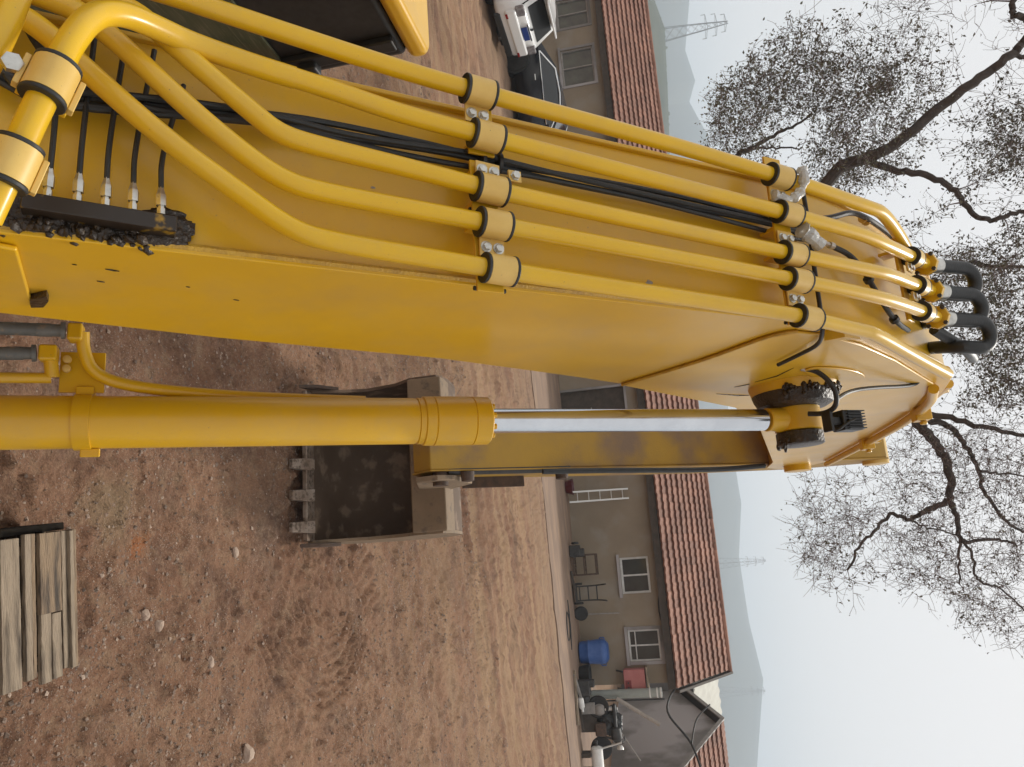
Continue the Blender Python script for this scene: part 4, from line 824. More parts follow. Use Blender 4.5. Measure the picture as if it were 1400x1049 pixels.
def at_y(k, y):
    P = PP[k]
    for a, b in zip(P, P[1:]):
        if a.y <= y <= b.y: return a.lerp(b, (y - a.y) / (b.y - a.y)), (b - a).normalized()
def clamp(p, d_, nrm, foot=0, r=PR, w=.066, parent=None, bolts=2, footlen=.052, rings=True):
    """strap over a pipe: p centre, d_ along, nrm away from the plate; foot = -1/+1 side carrying the bolts"""
    parent = parent or ex; lat = d_.cross(nrm).normalized(); nrm = lat.cross(d_).normalized()
    ro = r + .0095; th = .0045; V = []; prof = []
    a0 = -35
    for k in range(15):
        a = radians(a0 + (180 - 2 * a0) * k / 14); prof.append((cos(a) * ro, sin(a) * ro))
    prof_out = [(x * (ro + th) / ro, z * (ro + th) / ro) for x, z in prof]
    mb = MB(); n = len(prof)
    for sgn in (-.5, .5):
        V += [p + lat * x + nrm * z + d_ * (w * sgn) for x, z in prof] + [p + lat * x + nrm * z + d_ * (w * sgn) for x, z in prof_out]
    Fc = []; m2 = 2 * n
    for i in range(n - 1):
        Fc += [(n + i, n + i + 1, m2 + n + i + 1, m2 + n + i), (i, m2 + i, m2 + i + 1, i + 1), (i, i + 1, n + i + 1, n + i), (m2 + i, m2 + n + i, m2 + n + i + 1, m2 + i + 1)]
    Fc += [(0, n, m2 + n, m2), (n - 1, m2 + n - 1, m2 + m2 - 1, n + n - 1)]
    mb.add(V, Fc)
    st = mb.build('pipe_clamp', YSTRAP, parent, angle=40)
    if foot:
        f0 = p + lat * foot * (ro - .004) - nrm * .016
        MB().box(f0 + lat * foot * footlen / 2, (w, footlen, .006), Matrix((d_, lat, nrm)).transposed()).build('strap_foot', YSTRAP, st, bevel=.0015)
        for q in ([-.25, .25] if bolts == 2 else [0]):
            bo = f0 + lat * foot * footlen * .55 + d_ * w * q * 1.0 + nrm * .003
            MB().lathe(bo, nrm, [(0, .0135), (.002, .0135), (.002, .0105), (.011, .0105), (.012, .008)], 6).lathe(bo, nrm, [(0, .0145), (.0025, .0145)], 16).build('bolt', STEEL, st)
    if rings:
        rg_ = MB()
        for q in (-.5, .5):
            c = p + d_ * (w * q + (.0045 if q > 0 else -.0045))
            rg_.lathe(c - d_ * .0045, d_, [(0, r + .002), (0, r + .0135), (.0015, r + .015), (.0065, r + .015), (.008, r + .0135), (.009, r + .002)], 24)
        rg_.lathe(p - d_ * w * .5, d_, [(0, r + .001), (0, r + .008), (w, r + .008), (w, r + .001)], 24)
        rg_.build('rubber_sleeve', BLK, st)
    return st
for (cy, dy) in ((1.690, .0), (2.350, .0)):
    for k, foot in ((1, 1), (2, 0), (3, -1), (4, 1), (5, 0)):
        p, d_ = at_y(k, cy + {1: -.008, 2: 0, 3: .0, 4: .002, 5: .006}[k]); _, tv, nv = tangent_top(cy)
        clamp(p, d_, nv, foot)
    # bracket rail below the clamps, with feet welded to the plate
    _, tv, nv = tangent_top(cy); base = topz(cy + .075, .0); M3 = Matrix((Vector((1, 0, 0)), tv, nv)).transposed()
    for (x0, x1) in ((-.275, -.075), (-.06, .085), (.075, .29)):
        mb = MB(); c = Vector(((x0 + x1) / 2, 0, 0)) + Vector((0, base.y, base.z)) + nv * .063
        mb.box(c, (x1 - x0 - .004, .072, .008), M3)
        for xx in (x0 + .03, x1 - .03):
            if abs(xx) < .235: mb.box(Vector((xx, base.y, base.z)) + nv * .030, (.012, .066, .058), M3)
        mb.build('clamp_rail', YEL, ex, bevel=.002)
        mb = MB(); mb.tube([c + Vector(((x1 - x0) / 2 - .012, 0, 0)) - tv * .04 - nv * .008, c + Vector(((x1 - x0) / 2 - .012, 0, 0)) + tv * .045 - nv * .008], .006, 8); mb.build('rail_edge_trim', BLK, ex)
# small side bracket with single bolt and cable tie
p, d_ = at_y(3, 1.735); _, tv, nv = tangent_top(1.735)
MB().box(p + Vector((-.05, 0, 0)) + nv * .0, (.03, .035, .006), Matrix((Vector((1, 0, 0)), tv, nv)).transposed()).box(p + Vector((-.05, 0, 0)) - nv * .045, (.025, .006, .09), Matrix((Vector((1, 0, 0)), tv, nv)).transposed()).build('cable_bracket', YSTRAP, ex)
MB().lathe(p + Vector((-.05, 0, 0)) + nv * .003, nv, [(0, .013), (.0025, .013), (.0025, .0105), (.011, .0105)], 6).build('bolt', STEEL, ex)
# two big clamps on the thick bend
def along(P, f_): i = int(f_ * (len(P) - 1)); return P[i], (P[min(i + 1, len(P) - 1)] - P[max(i - 1, 0)]).normalized()
for px_, py_, dp in ((58, 106, 1.30), (18, 224, 1.25)):
    q = campt(px_, py_, dp); i = min(range(len(BEND)), key=lambda j: (BEND[j] - q).length); p = BEND[i]; d_ = (BEND[i + 1] - BEND[i - 1]).normalized()
    tocam = (campt(px_, py_, 1.0) - p); tocam = (tocam - d_ * tocam.dot(d_)).normalized()
    st = clamp(p, d_, tocam, 0, r=.0230, w=.062); lat = d_.cross(tocam).normalized()
    mb = MB()
    for sgn in (-1, 1): mb.box(p + lat * sgn * .043 - tocam * .012, (.062, .010, .020), Matrix((d_, lat, tocam)).transposed())
    mb.build('strap_flange', YSTRAP, st, bevel=.002)
    MB().box(p - tocam * .045, (.05, .08, .012), Matrix((d_, lat, tocam)).transposed()).build('clamp_base', YEL, st, bevel=.002)
    MB().lathe(p - tocam * .010 - lat * .058, tocam, [(0, .017), (.012, .017), (.014, .013)], 6).build('bolt', STEEL, st)

# ---- cable bundle between pipes 2 and 3
CB = [(-.24, .98, 1.893), (-.032, 1.088, 2.022), (-.057, 1.25, 2.217), (-.084, 1.42, 2.423), (-.078, 1.527, 2.552), (-.083, 1.72, 2.785), (-.075, 1.786, 2.865), (-.072, 2.105, 3.25), (-.055, 2.4, 3.606), (-.05, 2.52, 3.72)]
CBs = smooth_path(CB, 2)
for k, (ox, on, r_) in enumerate(((0, .0, .0085), (-.017, .003, .008), (.015, .002, .0075), (-.004, .016, .0075))):
    P = []
    for i, q in enumerate(CBs):
        _, tv, nv = tangent_top(max(q.y, .4)); w_ = .006 * sin(i * .5 + k * 1.9); P.append(q + Vector((ox + w_, 0, 0)) + nv * (on - .010 + .004 * cos(i * .37 + k)))
    MB().tube(P, r_, 8).build('cable', HOSE, ex)
q = smooth_path(CB, 2); _, tv, nv = tangent_top(1.76)
for yy in (1.745, 1.775):
    c = Vector((-.078, yy, topz(yy, .045).z)); c = topz(yy, .035) + Vector((-.079, 0, 0)); MB().lathe(c - tv * .005, tv, [(0, .024), (.0, .030), (.010, .030), (.010, .024)], 16).build('cable_tie', BLK, ex)
# twin hoses crossing the foot of the boom
MB().tube(smooth_path([(-.32, 1.02, 1.95), (-.05, 1.085, 2.03), (-.02, 1.13, 2.065), (-.05, 1.30, 2.265), (-.08, 1.42, 2.42)], 3), .0085, 8).build('cable', BLK, ex)
MB().tube(smooth_path([(-.33, 1.06, 2.0), (-.06, 1.14, 2.09), (-.045, 1.27, 2.235), (-.07, 1.42, 2.42)], 3), .0085, 8).build('cable', BLK, ex)

# ---- grease manifold with five fittings
MA, MBp = Vector((.196, 1.122, 0)), Vector((.204, 1.285, 0))
def plate(y, off): return topz(y, off)
man = MB(); cA, cB = plate(1.130, .026), plate(1.302, .026); cA.x = .196; cB.x = .206
man.bar(cA, cB, .034, .044, up=tuple(tangent_top(1.2)[2])); manifold = man.build('grease_manifold', mat('greasy_yellow', (0.55, 0.31, 0.012), None, 4, .4, c3=(.022, .014, .008), s3=9, t3=(.36, .42)), ex, bevel=.003)
_, tv, nv = tangent_top(1.2)
for k, yy in enumerate((1.150, 1.182, 1.213, 1.244, 1.277)):
    o = plate(yy, .034); o.x = .178 + .0016 * k; dv = (Vector((-1, 0, 0)) + nv * .10 + tv * .06 * (2 - k) * .3).normalized()
    MB().lathe(o + dv * .0, dv, [(0, .0085), (.012, .0085), (.012, .0062), (.018, .0062), (.018, .0105), (.040, .0105), (.044, .0085), (.058, .0052)], 6).build('grease_fitting', STEEL, manifold)
    e = o + dv * .055; end = plate(yy + .012 + .005 * k, .022) + Vector((-.20 + .07 * (k == 4), 0, 0))
    MB().tube(smooth_path([e, e + dv * .07, end], 3), .0055, 8).build('grease_line', HOSE, manifold)
# grease caked on the plate around the manifold
gp = MB(); rnd = random.Random(5); nU, nV_ = 60, 26; V = []
for i in range(nU + 1):
    for j in range(nV_ + 1):
        y = 1.04 + (1.352 - 1.04) * i / nU; x = .145 + (.243 - .145) * j / nV_
        fy = min(1, (1.352 - y) / .035) * min(1, (y - 1.03) / .02 + .4); fx = min(1, (j / nV_) * 6, (1 - j / nV_) * 9)
        cut = 1 if (x > .150 + .030 * min(1, max(0, (y - 1.14) / .03)) * (1 - min(1, max(0, (y - 1.27) / .04))) + .014 * mnoise.noise(Vector((y * 60, 3, 0)))) else 0
        n_ = mnoise.noise(Vector((x * 45, y * 45, 1))) + .6 * mnoise.noise(Vector((x * 120, y * 120, 4)))
        rc = max(0, (y - 1.300) / .050); round_ = 1 if ((x - .200) / .050) ** 2 + rc ** 2 < 1.0 + .25 * n_ or rc == 0 else 0
        h = (.005 + .010 * max(0, n_ + .6)) * max(0, fx) * fy * cut * round_ - .003 + (-.035 if not (cut and round_) else 0)
        p = plate(y, h + .001); V.append((x, p.y, p.z))
gp.add(V, [(i * (nV_ + 1) + j, (i + 1) * (nV_ + 1) + j, (i + 1) * (nV_ + 1) + j + 1, i * (nV_ + 1) + j + 1) for i in range(nU) for j in range(nV_)])
gp.build('grease_patch', GREASE, ex, angle=80)
smear('grease_lumps', [plate(1.12, .0) + Vector((.222, 0, 0)), plate(1.20, .0) + Vector((.228, 0, 0)), plate(1.30, -.004) + Vector((.232, 0, 0))], ex, r=.017, seed=4, n=170)
smear('grease_lumps', [Vector((.252, 1.24, 1.70)), Vector((.252, 1.262, 1.71))], ex, r=.008, seed=14, n=14)

MB().prism([(.62, 1.25), (1.15, 1.975), (1.182, 1.995), (1.442, 1.785), (1.44, 1.66), (.95, 1.12)], .2515, .264).build('foot_plate', YEL, boom, bevel=.005)
MB().prism([(1.407, 1.812), (1.400, 1.862), (1.428, 1.842), (1.446, 1.818), (1.458, 1.800), (1.449, 1.775), (1.430, 1.790)], .2515, .2665).build('grease_patch', GREASE, boom)
for (y, z, q) in ((1.353, 2.066, .006), (1.40, 2.00, .0035), (1.62, 2.20, .003), (1.30, 2.02, .002), (1.50, 2.15, .002)):
    MB().prism([(y - q * 1.6, z - q), (y + q, z + q * .4), (y + q * 1.9, z + q * 2), (y - q * .2, z + q * .8)], .2505, .2525).build('paint_chip', GREASE, boom)
for pts, w_ in (([(3.47, 3.43), (3.56, 3.53), (3.60, 3.60)], .004), ([(3.36, 3.50), (3.33, 3.56)], .003), ([(3.30, 3.58), (3.22, 3.66), (3.10, 3.71)], .0035)):
    MB().tube([(.2625, y, z) for y, z in pts], [w_ * .4, w_, w_ * .3][:len(pts)], 6).build('scrape_mark', GREASE, boom)
SCUFF = mat('scuffed_primer', (.22, .20, .17), (.34, .30, .24), 120, .7)
for (x, y, q) in ((-.204, 1.858, .012), (.174, 2.114, .010), (-.19, 2.02, .006), (.02, 1.60, .005)):
    _, tv, nv = tangent_top(y); rnd = random.Random(int(y * 100)); n_ = 11; V = []
    for off in (-.002, .0012):
        for k in range(n_): a = 2 * pi * k / n_; r_ = q * rnd.uniform(.5, 1.2); V.append(topz(y, .0) - nv * (.014 - off) * 1 + nv * .0 + Vector((x + cos(a) * r_ * .7, 0, 0)) + tv * sin(a) * r_ * 1.3)
    MB().add(V, [tuple(range(n_ - 1, -1, -1)), tuple(range(n_, 2 * n_))] + [(k, (k + 1) % n_, n_ + (k + 1) % n_, n_ + k) for k in range(n_)]).build('paint_chip', SCUFF, boom, smooth=False)

# ---- boom lift cylinder on the right
CA, CBv = Vector((.414, 1.60, .78)), Vector((.414, PINY, PINZ)); cd = (CBv - CA).normalized(); CLn = (CBv - CA).length
# the mid-points measured along it bow by under a centimetre; keep it straight
def cpt(y): return CA + (CBv - CA) * ((y - CA.y) / (CBv.y - CA.y))
tlen = (cpt(2.575) - CA).length; glen = (cpt(2.71) - CA).length; CR = .082
cyl = MB().lathe(CA, cd, [(0, .03), (0, CR), (tlen - .01, CR), (tlen, CR - .004)], 48).build('lift_cylinder', YEL, ex)
MB().lathe(CA + cd * tlen, cd, [(-.004, CR - .006), (0, CR + .001), (.018, CR + .001), (.022, CR + .006), (.055, CR + .007), (.058, CR + .0035), (.061, CR + .007), (.20, CR + .007), (.202, CR + .004), (.205, CR + .007), (.262, CR + .006), (.266, CR + .002), (.266, .05)], 48).build('gland_nut', YEL, cyl)
gt = CA + cd * (tlen + .266)
u_ = Vector((1, 0, 0)); v_ = cd.cross(u_)
for k in range(10):
    a = 2 * pi * k / 10 + .2; MB().lathe(gt + (u_ * cos(a) + v_ * sin(a)) * .064, cd, [(0, .011), (.014, .011), (.016, .008)], 6).build('gland_bolt', YEL, cyl)
rod = MB().lathe(gt - cd * .02, cd, [(0, .0455), ((CBv - gt).length - .16, .0455), ((CBv - gt).length - .158, .043)], 48).build('chrome_rod', CHROME, cyl)
MB().lathe(gt, cd, [(0, .052), (.012, .051), (.014, .046)], 36).build('wiper_seal', BLK, cyl)
MB().lathe(CBv - cd * .165, cd, [(0, .047), (.004, .050), (.02, .050), (.10, .056), (.13, .066)], 36).build('rod_eye_neck', YEL, cyl)
MB().lathe(CBv - Vector((.052, 0, 0)), (1, 0, 0), [(0, .09), (.004, .098), (.100, .098), (.104, .09)], 36).build('rod_eye', YEL, cyl)
MB().lathe(CBv + Vector((.052, 0, 0)), (1, 0, 0), [(0, .085), (.005, .098), (.055, .098), (.060, .09), (.06, .02)], 32).build('pin_cap', GREASE, cyl)
MB().lathe(CBv + Vector((-.122, 0, 0)), (1, 0, 0), [(0, .168), (.008, .176), (.03, .170), (.058, .156), (.072, .13)], 40).build('grease_collar', GREASE, cyl)
smear('grease_lumps', [CBv + Vector((.095, -.08, -.06)), CBv + Vector((.105, .0, -.09)), CBv + Vector((.10, .07, -.06))], ex, r=.016, seed=21, n=50)
smear('grease_lumps', [CBv + Vector((-.115, -.17, -.06)), CBv + Vector((-.115, -.16, .06)), CBv + Vector((-.115, -.05, .17)), CBv + Vector((-.115, .09, .15))], ex, r=.020, seed=23, n=150)
# band clamp and pipework on the cylinder
bc_ = cpt(2.017); cM = Matrix((cd, u_, v_)).transposed()
MB().lathe(bc_ - cd * .024, cd, [(0, CR), (0, CR + .006), (.048, CR + .006), (.048, CR)], 48).build('cylinder_band', YEL, cyl)
MB().box(bc_ - u_ * (CR + .012) + v_ * .0, (.05, .030, .05), cM).build('band_lug', YEL, cyl, bevel=.004)
MB().box(bc_ + u_ * (CR + .014) + cd * .02, (.055, .026, .014), cM).build('band_lug', YEL, cyl, bevel=.004)
pb_ = MB(); pb_.box(Vector((.258, 2.005, 1.437)), (.125, .13, .010), Matrix((cd, u_, v_)).transposed()); pb_.build('bracket_plate', YEL, cyl, bevel=.002)
for q in ((.222, 1.972, 1.41), (.252, 1.972, 1.41)): MB().lathe(Vector(q) - v_ * .004, -v_, [(0, .012), (.012, .012), (.014, .006)], 14).build('weld_boss', YSTRAP, cyl)
tv2 = -v_ * .04
MB().tube(smooth_path([Vector((.145, 1.985, 1.455)) + tv2, Vector((.20, 2.0, 1.447)) + tv2, Vector((.262, 2.03, 1.456)) + tv2, Vector((.296, 2.08, 1.51)) + tv2, Vector((.312, 2.17, 1.62)) + tv2 * .8, Vector((.322, 2.33, 1.83)) + tv2 * .3, Vector((.333, 2.52, 2.16))], 3), .019, 16).build('cylinder_pipe', YEL, cyl)
MB().box(Vector((.150, 1.975, 1.44)) + tv2, (.042, .055, .055), cM).build('port_block', YEL, cyl, bevel=.008)
MB().box(Vector((.215, 1.945, 1.375)) + tv2, (.05, .05, .05), cM).build('port_block', YEL, cyl, bevel=.008)
MB().tube([Vector((.215, 1.95, 1.375)) + tv2, Vector((.285, 1.965, 1.375)) + tv2], .02, 14).build('cylinder_pipe', YEL, cyl)
MB().tube([Vector((.286, 1.965, 1.371)) + tv2, Vector((.292, 1.872, 1.262)) + tv2, Vector((.30, 1.75, 1.10)) + tv2], .0165, 14).build('cylinder_pipe', YEL, cyl)
for a, b in (((.145, 1.955, 1.42), (.155, 1.75, 1.17)), ((.215, 1.925, 1.35), (.235, 1.75, 1.14))):
    a, b = Vector(a) + tv2, Vector(b) + tv2; dd_ = (b - a).normalized()
    MB().lathe(a, dd_, [(0, .026), (.012, .026), (.012, .019), (.035, .019), (.035, .0205), (.075, .0205), (.077, .017)], 20).build('hose_ferrule', GREY_HOSE, cyl)
    MB().tube([a + dd_ * .07, b], .0195, 18).build('hydraulic_hose', GREY_HOSE, cyl)
# grease hoses at the rod eye
g0 = campt(1060, 497, 3.08); g1 = campt(1095, 503, 3.06); 
MB().lathe(g0, (g1 - g0).normalized(), [(0, .012), (.02, .012), (.02, .016), (.045, .016), (.047, .010), (.10, .010), (.10, .013), (.12, .013)], 10).build('hose_fitting', STEEL, ex)
MB().tube(smooth_path([g1, campt(1120, 508, 3.04), campt(1142, 530, 3.02), campt(1145, 555, 3.04), campt(1128, 566, 3.12), campt(1105, 566, 3.16)], 3), .0105, 10).build('grease_hose', BLK, ex)
MB().tube(smooth_path([(-.26, 2.535, 3.70), (-.245, 2.541, 3.732), (-.183, 2.541, 3.735), (-.058, 2.540, 3.732), (.117, 2.535, 3.727), (.235, 2.535, 3.725), (.275, 2.57, 3.727), (.278, 2.70, 3.735), (.276, 2.831, 3.686), (.276, 2.95, 3.632)], 3), .0075, 8).build('grease_hose', BLK, ex)
MB().tube(smooth_path([campt(1145, 545, 3.06), campt(1160, 535, 3.2), campt(1190, 530, 3.3), campt(1245, 528, 3.5), campt(1258, 522, 3.5), campt(1259, 500, 3.5), campt(1255, 485, 3.5)], 3), .0085, 8).build('grease_hose', BLK, ex)
MB().tube(smooth_path([(-.12, 2.56, 3.765), (-.140, 2.617, 3.828), (-.183, 2.692, 3.910), (-.195, 2.79, 3.981), (-.198, 2.911, 4.058), (-.19, 3.056, 4.150), (-.16, 3.171, 4.213)], 3), .010, 8).build('grease_hose', BLK, ex)
for y in (2.80, 2.83): MB().lathe((-.196, y, 3.955 + (y - 2.77) * .6), (0, .83, .55), [(0, .010), (0, .017), (.008, .017), (.008, .010)], 12).build('cable_tie', YSTRAP, ex)
MB().lathe((-.045, 2.50, 3.705), Vector((.012, .10, .104)).normalized(), [(0, .005), (.09, .005), (.09, .011), (.105, .011), (.105, .008), (.13, .008), (.13, .012), (.15, .012)], 10).build('hose_fitting', STEEL, ex)
MB().tube(smooth_path([(-.03, 2.605, 3.815), (-.018, 2.66, 3.872), (.03, 2.705, 3.920), (.09, 2.760, 3.960), (.150, 2.85, 4.015), (.18, 2.93, 4.065), (.185, 3.02, 4.12)], 3), .0095, 10).build('grease_hose', BLK, ex)
for q in ((.055, 2.725, 3.934), (.165, 2.89, 4.040)): MB().lathe(q, (.5, .65, .45), [(0, .010), (0, .017), (.016, .017), (.016, .010)], 12).build('cable_tie', BLK, ex)
# clear plastic wrapped round the upper clamps
def wrap(pts, r_, seed):
    mb = MB(); rnd = random.Random(seed); P = smooth_path(pts, 2); mb.tube(P, [r_ * rnd.uniform(.6, 1.3) for _ in P], 9); return mb.build('plastic_wrap', PLASTIC, ex, angle=20)
p, d_ = at_y(1, 2.39); _, tv, nv = tangent_top(2.4); wrap([p + nv * .03 + Vector((-.03, 0, 0)), p + nv * .036, p + Vector((.04, 0, 0)) + nv * .02, p + Vector((.075, -.03, -.03)) - nv * .005, p + Vector((.06, -.07, -.08)) - nv * .01], .016, 1)
p, d_ = at_y(3, 2.42); wrap([p + Vector((-.09, -.03, -.03)), p + Vector((-.075, .0, .0)), p + Vector((-.05, .03, .03))], .022, 2)
# ---- work light beside the pin
wl = campt(1158, 576, 3.12); Mw = Matrix((cd, u_, v_)).transposed()
lb_ = MB().box(wl, (.10, .082, .07), Mw).build('work_light', LAMPB, ex, bevel=.006)
for k in range(7): MB().box(wl - v_ * .037 + u_ * (-.035 + k * .0117) + cd * .01, (.085, .004, .02), Mw).build('cooling_fin', LAMPB, lb_)
for k in range(9): MB().box(wl + cd * .053 + u_ * (-.036 + k * .009), (.012, .004, .05), Mw).build('cooling_fin', LAMPB, lb_)
MB().box(wl + cd * -.0 + v_ * .037, (.086, .07, .006), Mw).build('lens', SMOKEL, lb_)
MB().box(wl - cd * .075, (.05, .030, .04), Mw).box(wl - cd * .098 , (.016, .085, .05), Mw).build('lamp_bracket', LAMPB, lb_, bevel=.004)
MB().tube(smooth_path([wl - v_ * .045, wl - v_ * .05 - cd * .05 + u_ * .015, wl - cd * .085 + u_ * .045 - v_ * .03, wl - cd * .10 + u_ * .03], 3), .005, 8).build('lamp_cable', BLK, lb_)
# ---- upper pipe ends: flanges, ferrules and looping hoses
for k in (2, 3, 4):
    P = PP[k]; e = P[-1]; d_ = (P[-1] - P[-3]).normalized(); nv = tangent_top(2.95)[2]
    p2, dd2 = at_y(k, 2.965); clamp(p2, dd2, tangent_top(2.965)[2], 0, w=.05, rings=True)
    fl = MB().lathe(e, d_, [(-.012, .030), (-.010, .045), (.012, .047), (.014, .040), (.020, .040)], 8).build('pipe_flange', YEL, ex, bevel=.003)
    lat = d_.cross(nv).normalized(); n2 = lat.cross(d_)
    for sx in (-1, 1):
        for sz_ in (-1, 1): MB().lathe(e + lat * sx * .030 + n2 * sz_ * .030 - d_ * .013, -d_, [(0, .0085), (.010, .0085)], 6).build('bolt', DKMET, fl)
    dd3 = (d_ * .6 + Vector((.03, .30, .95)) * .55).normalized()
    MB().lathe(e + d_ * .010, dd3, [(0, .036), (.010, .036), (.012, .030), (.030, .030), (.032, .031), (.075, .031), (.078, .026)], 22).build('hose_ferrule', STEEL, fl)
    up_ = Vector((.03, .45, .88)).normalized(); h0 = e + dd3 * .105; R_ = .055; side = Vector((1, .25, 0)).normalized(); path = [e + dd3 * .05, h0, h0 + dd3 * .02 + up_ * (.085 if k != 4 else .10)]
    c = path[-1]
    for q in range(1, 13):
        a = q / 12 * radians(190); path.append(c + up_ * R_ * sin(a) + side * R_ * (1 - cos(a)))
    path.append(path[-1] - up_ * .10 + Vector((-.01, .03, 0))); path.append(path[-1] + Vector((-.06, .25, -.05))); path.append(path[-1] + Vector((-.03, .5, -.02)))
    MB().tube(smooth_path(path, 2), .0265, 16).build('hydraulic_hose', HOSE, fl)
_, tv, nv = tangent_top(2.95); M3 = Matrix((Vector((1, 0, 0)), tv, nv)).transposed(); c0 = topz(2.95, .055)
MB().box(c0 + Vector((.01, 0, 0)), (.32, .06, .010), M3).box(c0 + Vector((-.1, 0, 0)) - nv * .03, (.012, .06, .06), M3).box(c0 + Vector((.1, 0, 0)) - nv * .03, (.012, .06, .06), M3).build('clamp_rail', YEL, ex, bevel=.002)
for x in (-.03, .085):
    MB().box(c0 + Vector((x, 0, 0)) + nv * .03, (.035, .05, .008), M3).build('strap_foot', YSTRAP, ex, bevel=.0015)
    for q in (-.014, .014): MB().lathe(c0 + Vector((x, 0, 0)) + tv * q + nv * .034, nv, [(0, .0125), (.002, .0105), (.010, .0105)], 6).build('bolt', STEEL, ex)
MB().tube(smooth_path([topz(3.2, .06) + Vector((.15, 0, 0)), topz(3.35, .12) + Vector((.22, 0, 0)), topz(3.6, .10) + Vector((.20, 0, 0))], 3), .022, 12).build('hydraulic_hose', HOSE, ex)
MB().prism([(2.60, 3.80), (2.66, 3.86), (2.62, 3.74)], .25, .285).build('pipe_tab', YEL, ex)
# pipes that run on towards the arm along the top of the far boom
MB().tube(smooth_path([(.20, 4.2, 4.62), (.20, 5.2, 4.70), (.20, 6.6, 4.70), (.20, 7.2, 4.66)], 2), .024, 12).build('hydraulic_pipe', YEL, ex)
MB().tube(smooth_path([(.13, 4.2, 4.62), (.13, 5.2, 4.70), (.13, 6.4, 4.70)], 2), .024, 12).build('hydraulic_pipe', YEL, ex)
MB().tube(smooth_path([(.279, 3.84, 4.43), (.279, 4.3, 4.55), (.279, 5.2, 4.60), (.279, 7.3, 4.55)], 2), .024, 12).build('hydraulic_pipe', YEL, ex)
for y in (4.6, 5.9): MB().box((.285, y, 4.585), (.08, .10, .085)).lathe((.326, y, 4.59), (1, 0, 0), [(0, .022), (.02, .022)], 6).build('pipe_clamp', YEL, ex, bevel=.008)
for y in (5.0, 6.2): MB().box((.17, y, 4.72), (.16, .08, .06)).lathe((.17, y - .01, 4.75), (0, 0, 1), [(0, .018), (.02, .018)], 6).build('pipe_clamp', YEL, ex, bevel=.006)

# ---- arm, arm cylinder, links
ARM = [(5.55, 1.42), (5.70, 1.62), (6.9, 3.35), (7.40, 4.10), (7.62, 4.75), (7.86, 5.20), (8.05, 5.26), (8.18, 5.10), (8.15, 4.45), (7.6, 3.35), (6.25, 1.55), (5.90, 1.25), (5.68, 1.24)]
arm = MB().prism(ARM[::-1], -.235, .215).build('arm', YMUD, ex, bevel=.012)
for s_, x in ((-1, -.245), (1, .215)): MB().prism(inset(ARM, -.012)[::-1], x, x + .012).build('side_plate', YMUD, arm, bevel=.003)
MB().lathe((-.30, 7.5, 4.33), (1, 0, 0), [(0, .10), (.005, .12), (.60, .12), (.605, .10)], 26).build('arm_pin', YEL, arm)
MB().lathe((-.26, 7.97, 5.12), (1, 0, 0), [(0, .10), (.005, .12), (.52, .12), (.525, .10)], 26).build('cylinder_pin_boss', YSTRAP, arm)
AA, AB = Vector((0, 4.93, 4.78)), Vector((0, 7.97, 5.12)); ad = (AB - AA).normalized()
ac = MB().lathe(AA, ad, [(0, .04), (.02, .075), (1.7, .075), (1.72, .085), (1.85, .085), (1.86, .05)], 30).build('arm_cylinder', YEL, ex)
MB().lathe(AA + ad * 1.8, ad, [(0, .045), (1.22, .045)], 24).build('chrome_rod', CHROME, ac)
MB().tube(smooth_path([(.262, 7.1, 4.0), (.28, 6.9, 3.55), (.262, 6.3, 2.7), (.255, 6.0, 2.2)], 3), .022, 10).build('hydraulic_hose', HOSE, arm)
MB().tube([(.225, 5.66, 1.52), (.225, 6.25, 2.38)], .03, 10).build('link_bar', DKMET, arm)
for q in ((.235, 5.72, 1.66), (.235, 6.2, 2.32)): MB().lathe(q, (1, 0, 0), [(0, .055), (.07, .05), (.075, .03)], 14).build('link_pin', RUST, arm)
for s_ in (-1, 1): MB().bar((s_ * .27, 6.15, 1.5), (s_ * .27, 6.45, 1.95), .04, .09, up=(1, 0, 0)).build('link_bar', RUST, ex)
# ---- bucket, mouth towards the machine
BS = catmull([(6.13, .12, 0), (6.55, .10, 0), (6.92, .25, 0), (7.12, .62, 0), (7.05, 1.02, 0), (6.75, 1.30, 0), (6.35, 1.36, 0), (6.12, 1.32, 0)], 5); BS = [(p.x, p.y) for p in BS]
n = len(BS); inn = []
for i, (y, z) in enumerate(BS):
    a = BS[max(i - 1, 0)]; b = BS[min(i + 1, n - 1)]; t_ = Vector((b[0] - a[0], b[1] - a[1])).normalized(); inn.append((y - t_.y * .03, z + t_.x * .03))
bk = MB().prism(BS + inn[::-1], -.64, .64).build('bucket', BUCK, ex, bevel=.004)
sidepoly = BS + [(6.13, 1.08), (6.26, .90), (6.33, .60), (6.22, .30)]
for s_ in (-1, 1):
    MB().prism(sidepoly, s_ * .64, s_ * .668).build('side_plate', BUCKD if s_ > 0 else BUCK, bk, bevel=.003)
    MB().prism([(6.02, .10), (6.30, .20), (6.28, .36), (6.10, .25)], s_ * .668, s_ * .70).build('side_cutter', RUST, bk, bevel=.006)
MB().box((0, 6.13, 1.21), (1.30, .05, .30)).box((0, 6.24, 1.345), (1.30, .22, .03)).build('cross_beam', BUCKD, bk, bevel=.015)
MB().box((0, 6.12, .135), (1.30, .14, .045)).build('cutting_lip', TOOTH, bk, bevel=.008)
for k in range(5):
    x = -.53 + k * .265
    MB().add([(x - .055, 6.12, .11), (x + .055, 6.12, .11), (x + .04, 5.93, .05), (x - .04, 5.93, .05), (x - .055, 6.12, .20), (x + .055, 6.12, .20), (x + .04, 5.93, .09), (x - .04, 5.93, .09)],
             [(0, 1, 2, 3), (4, 7, 6, 5), (0, 4, 5, 1), (1, 5, 6, 2), (2, 6, 7, 3), (3, 7, 4, 0)]).build('tooth', TOOTH, bk, bevel=.008)
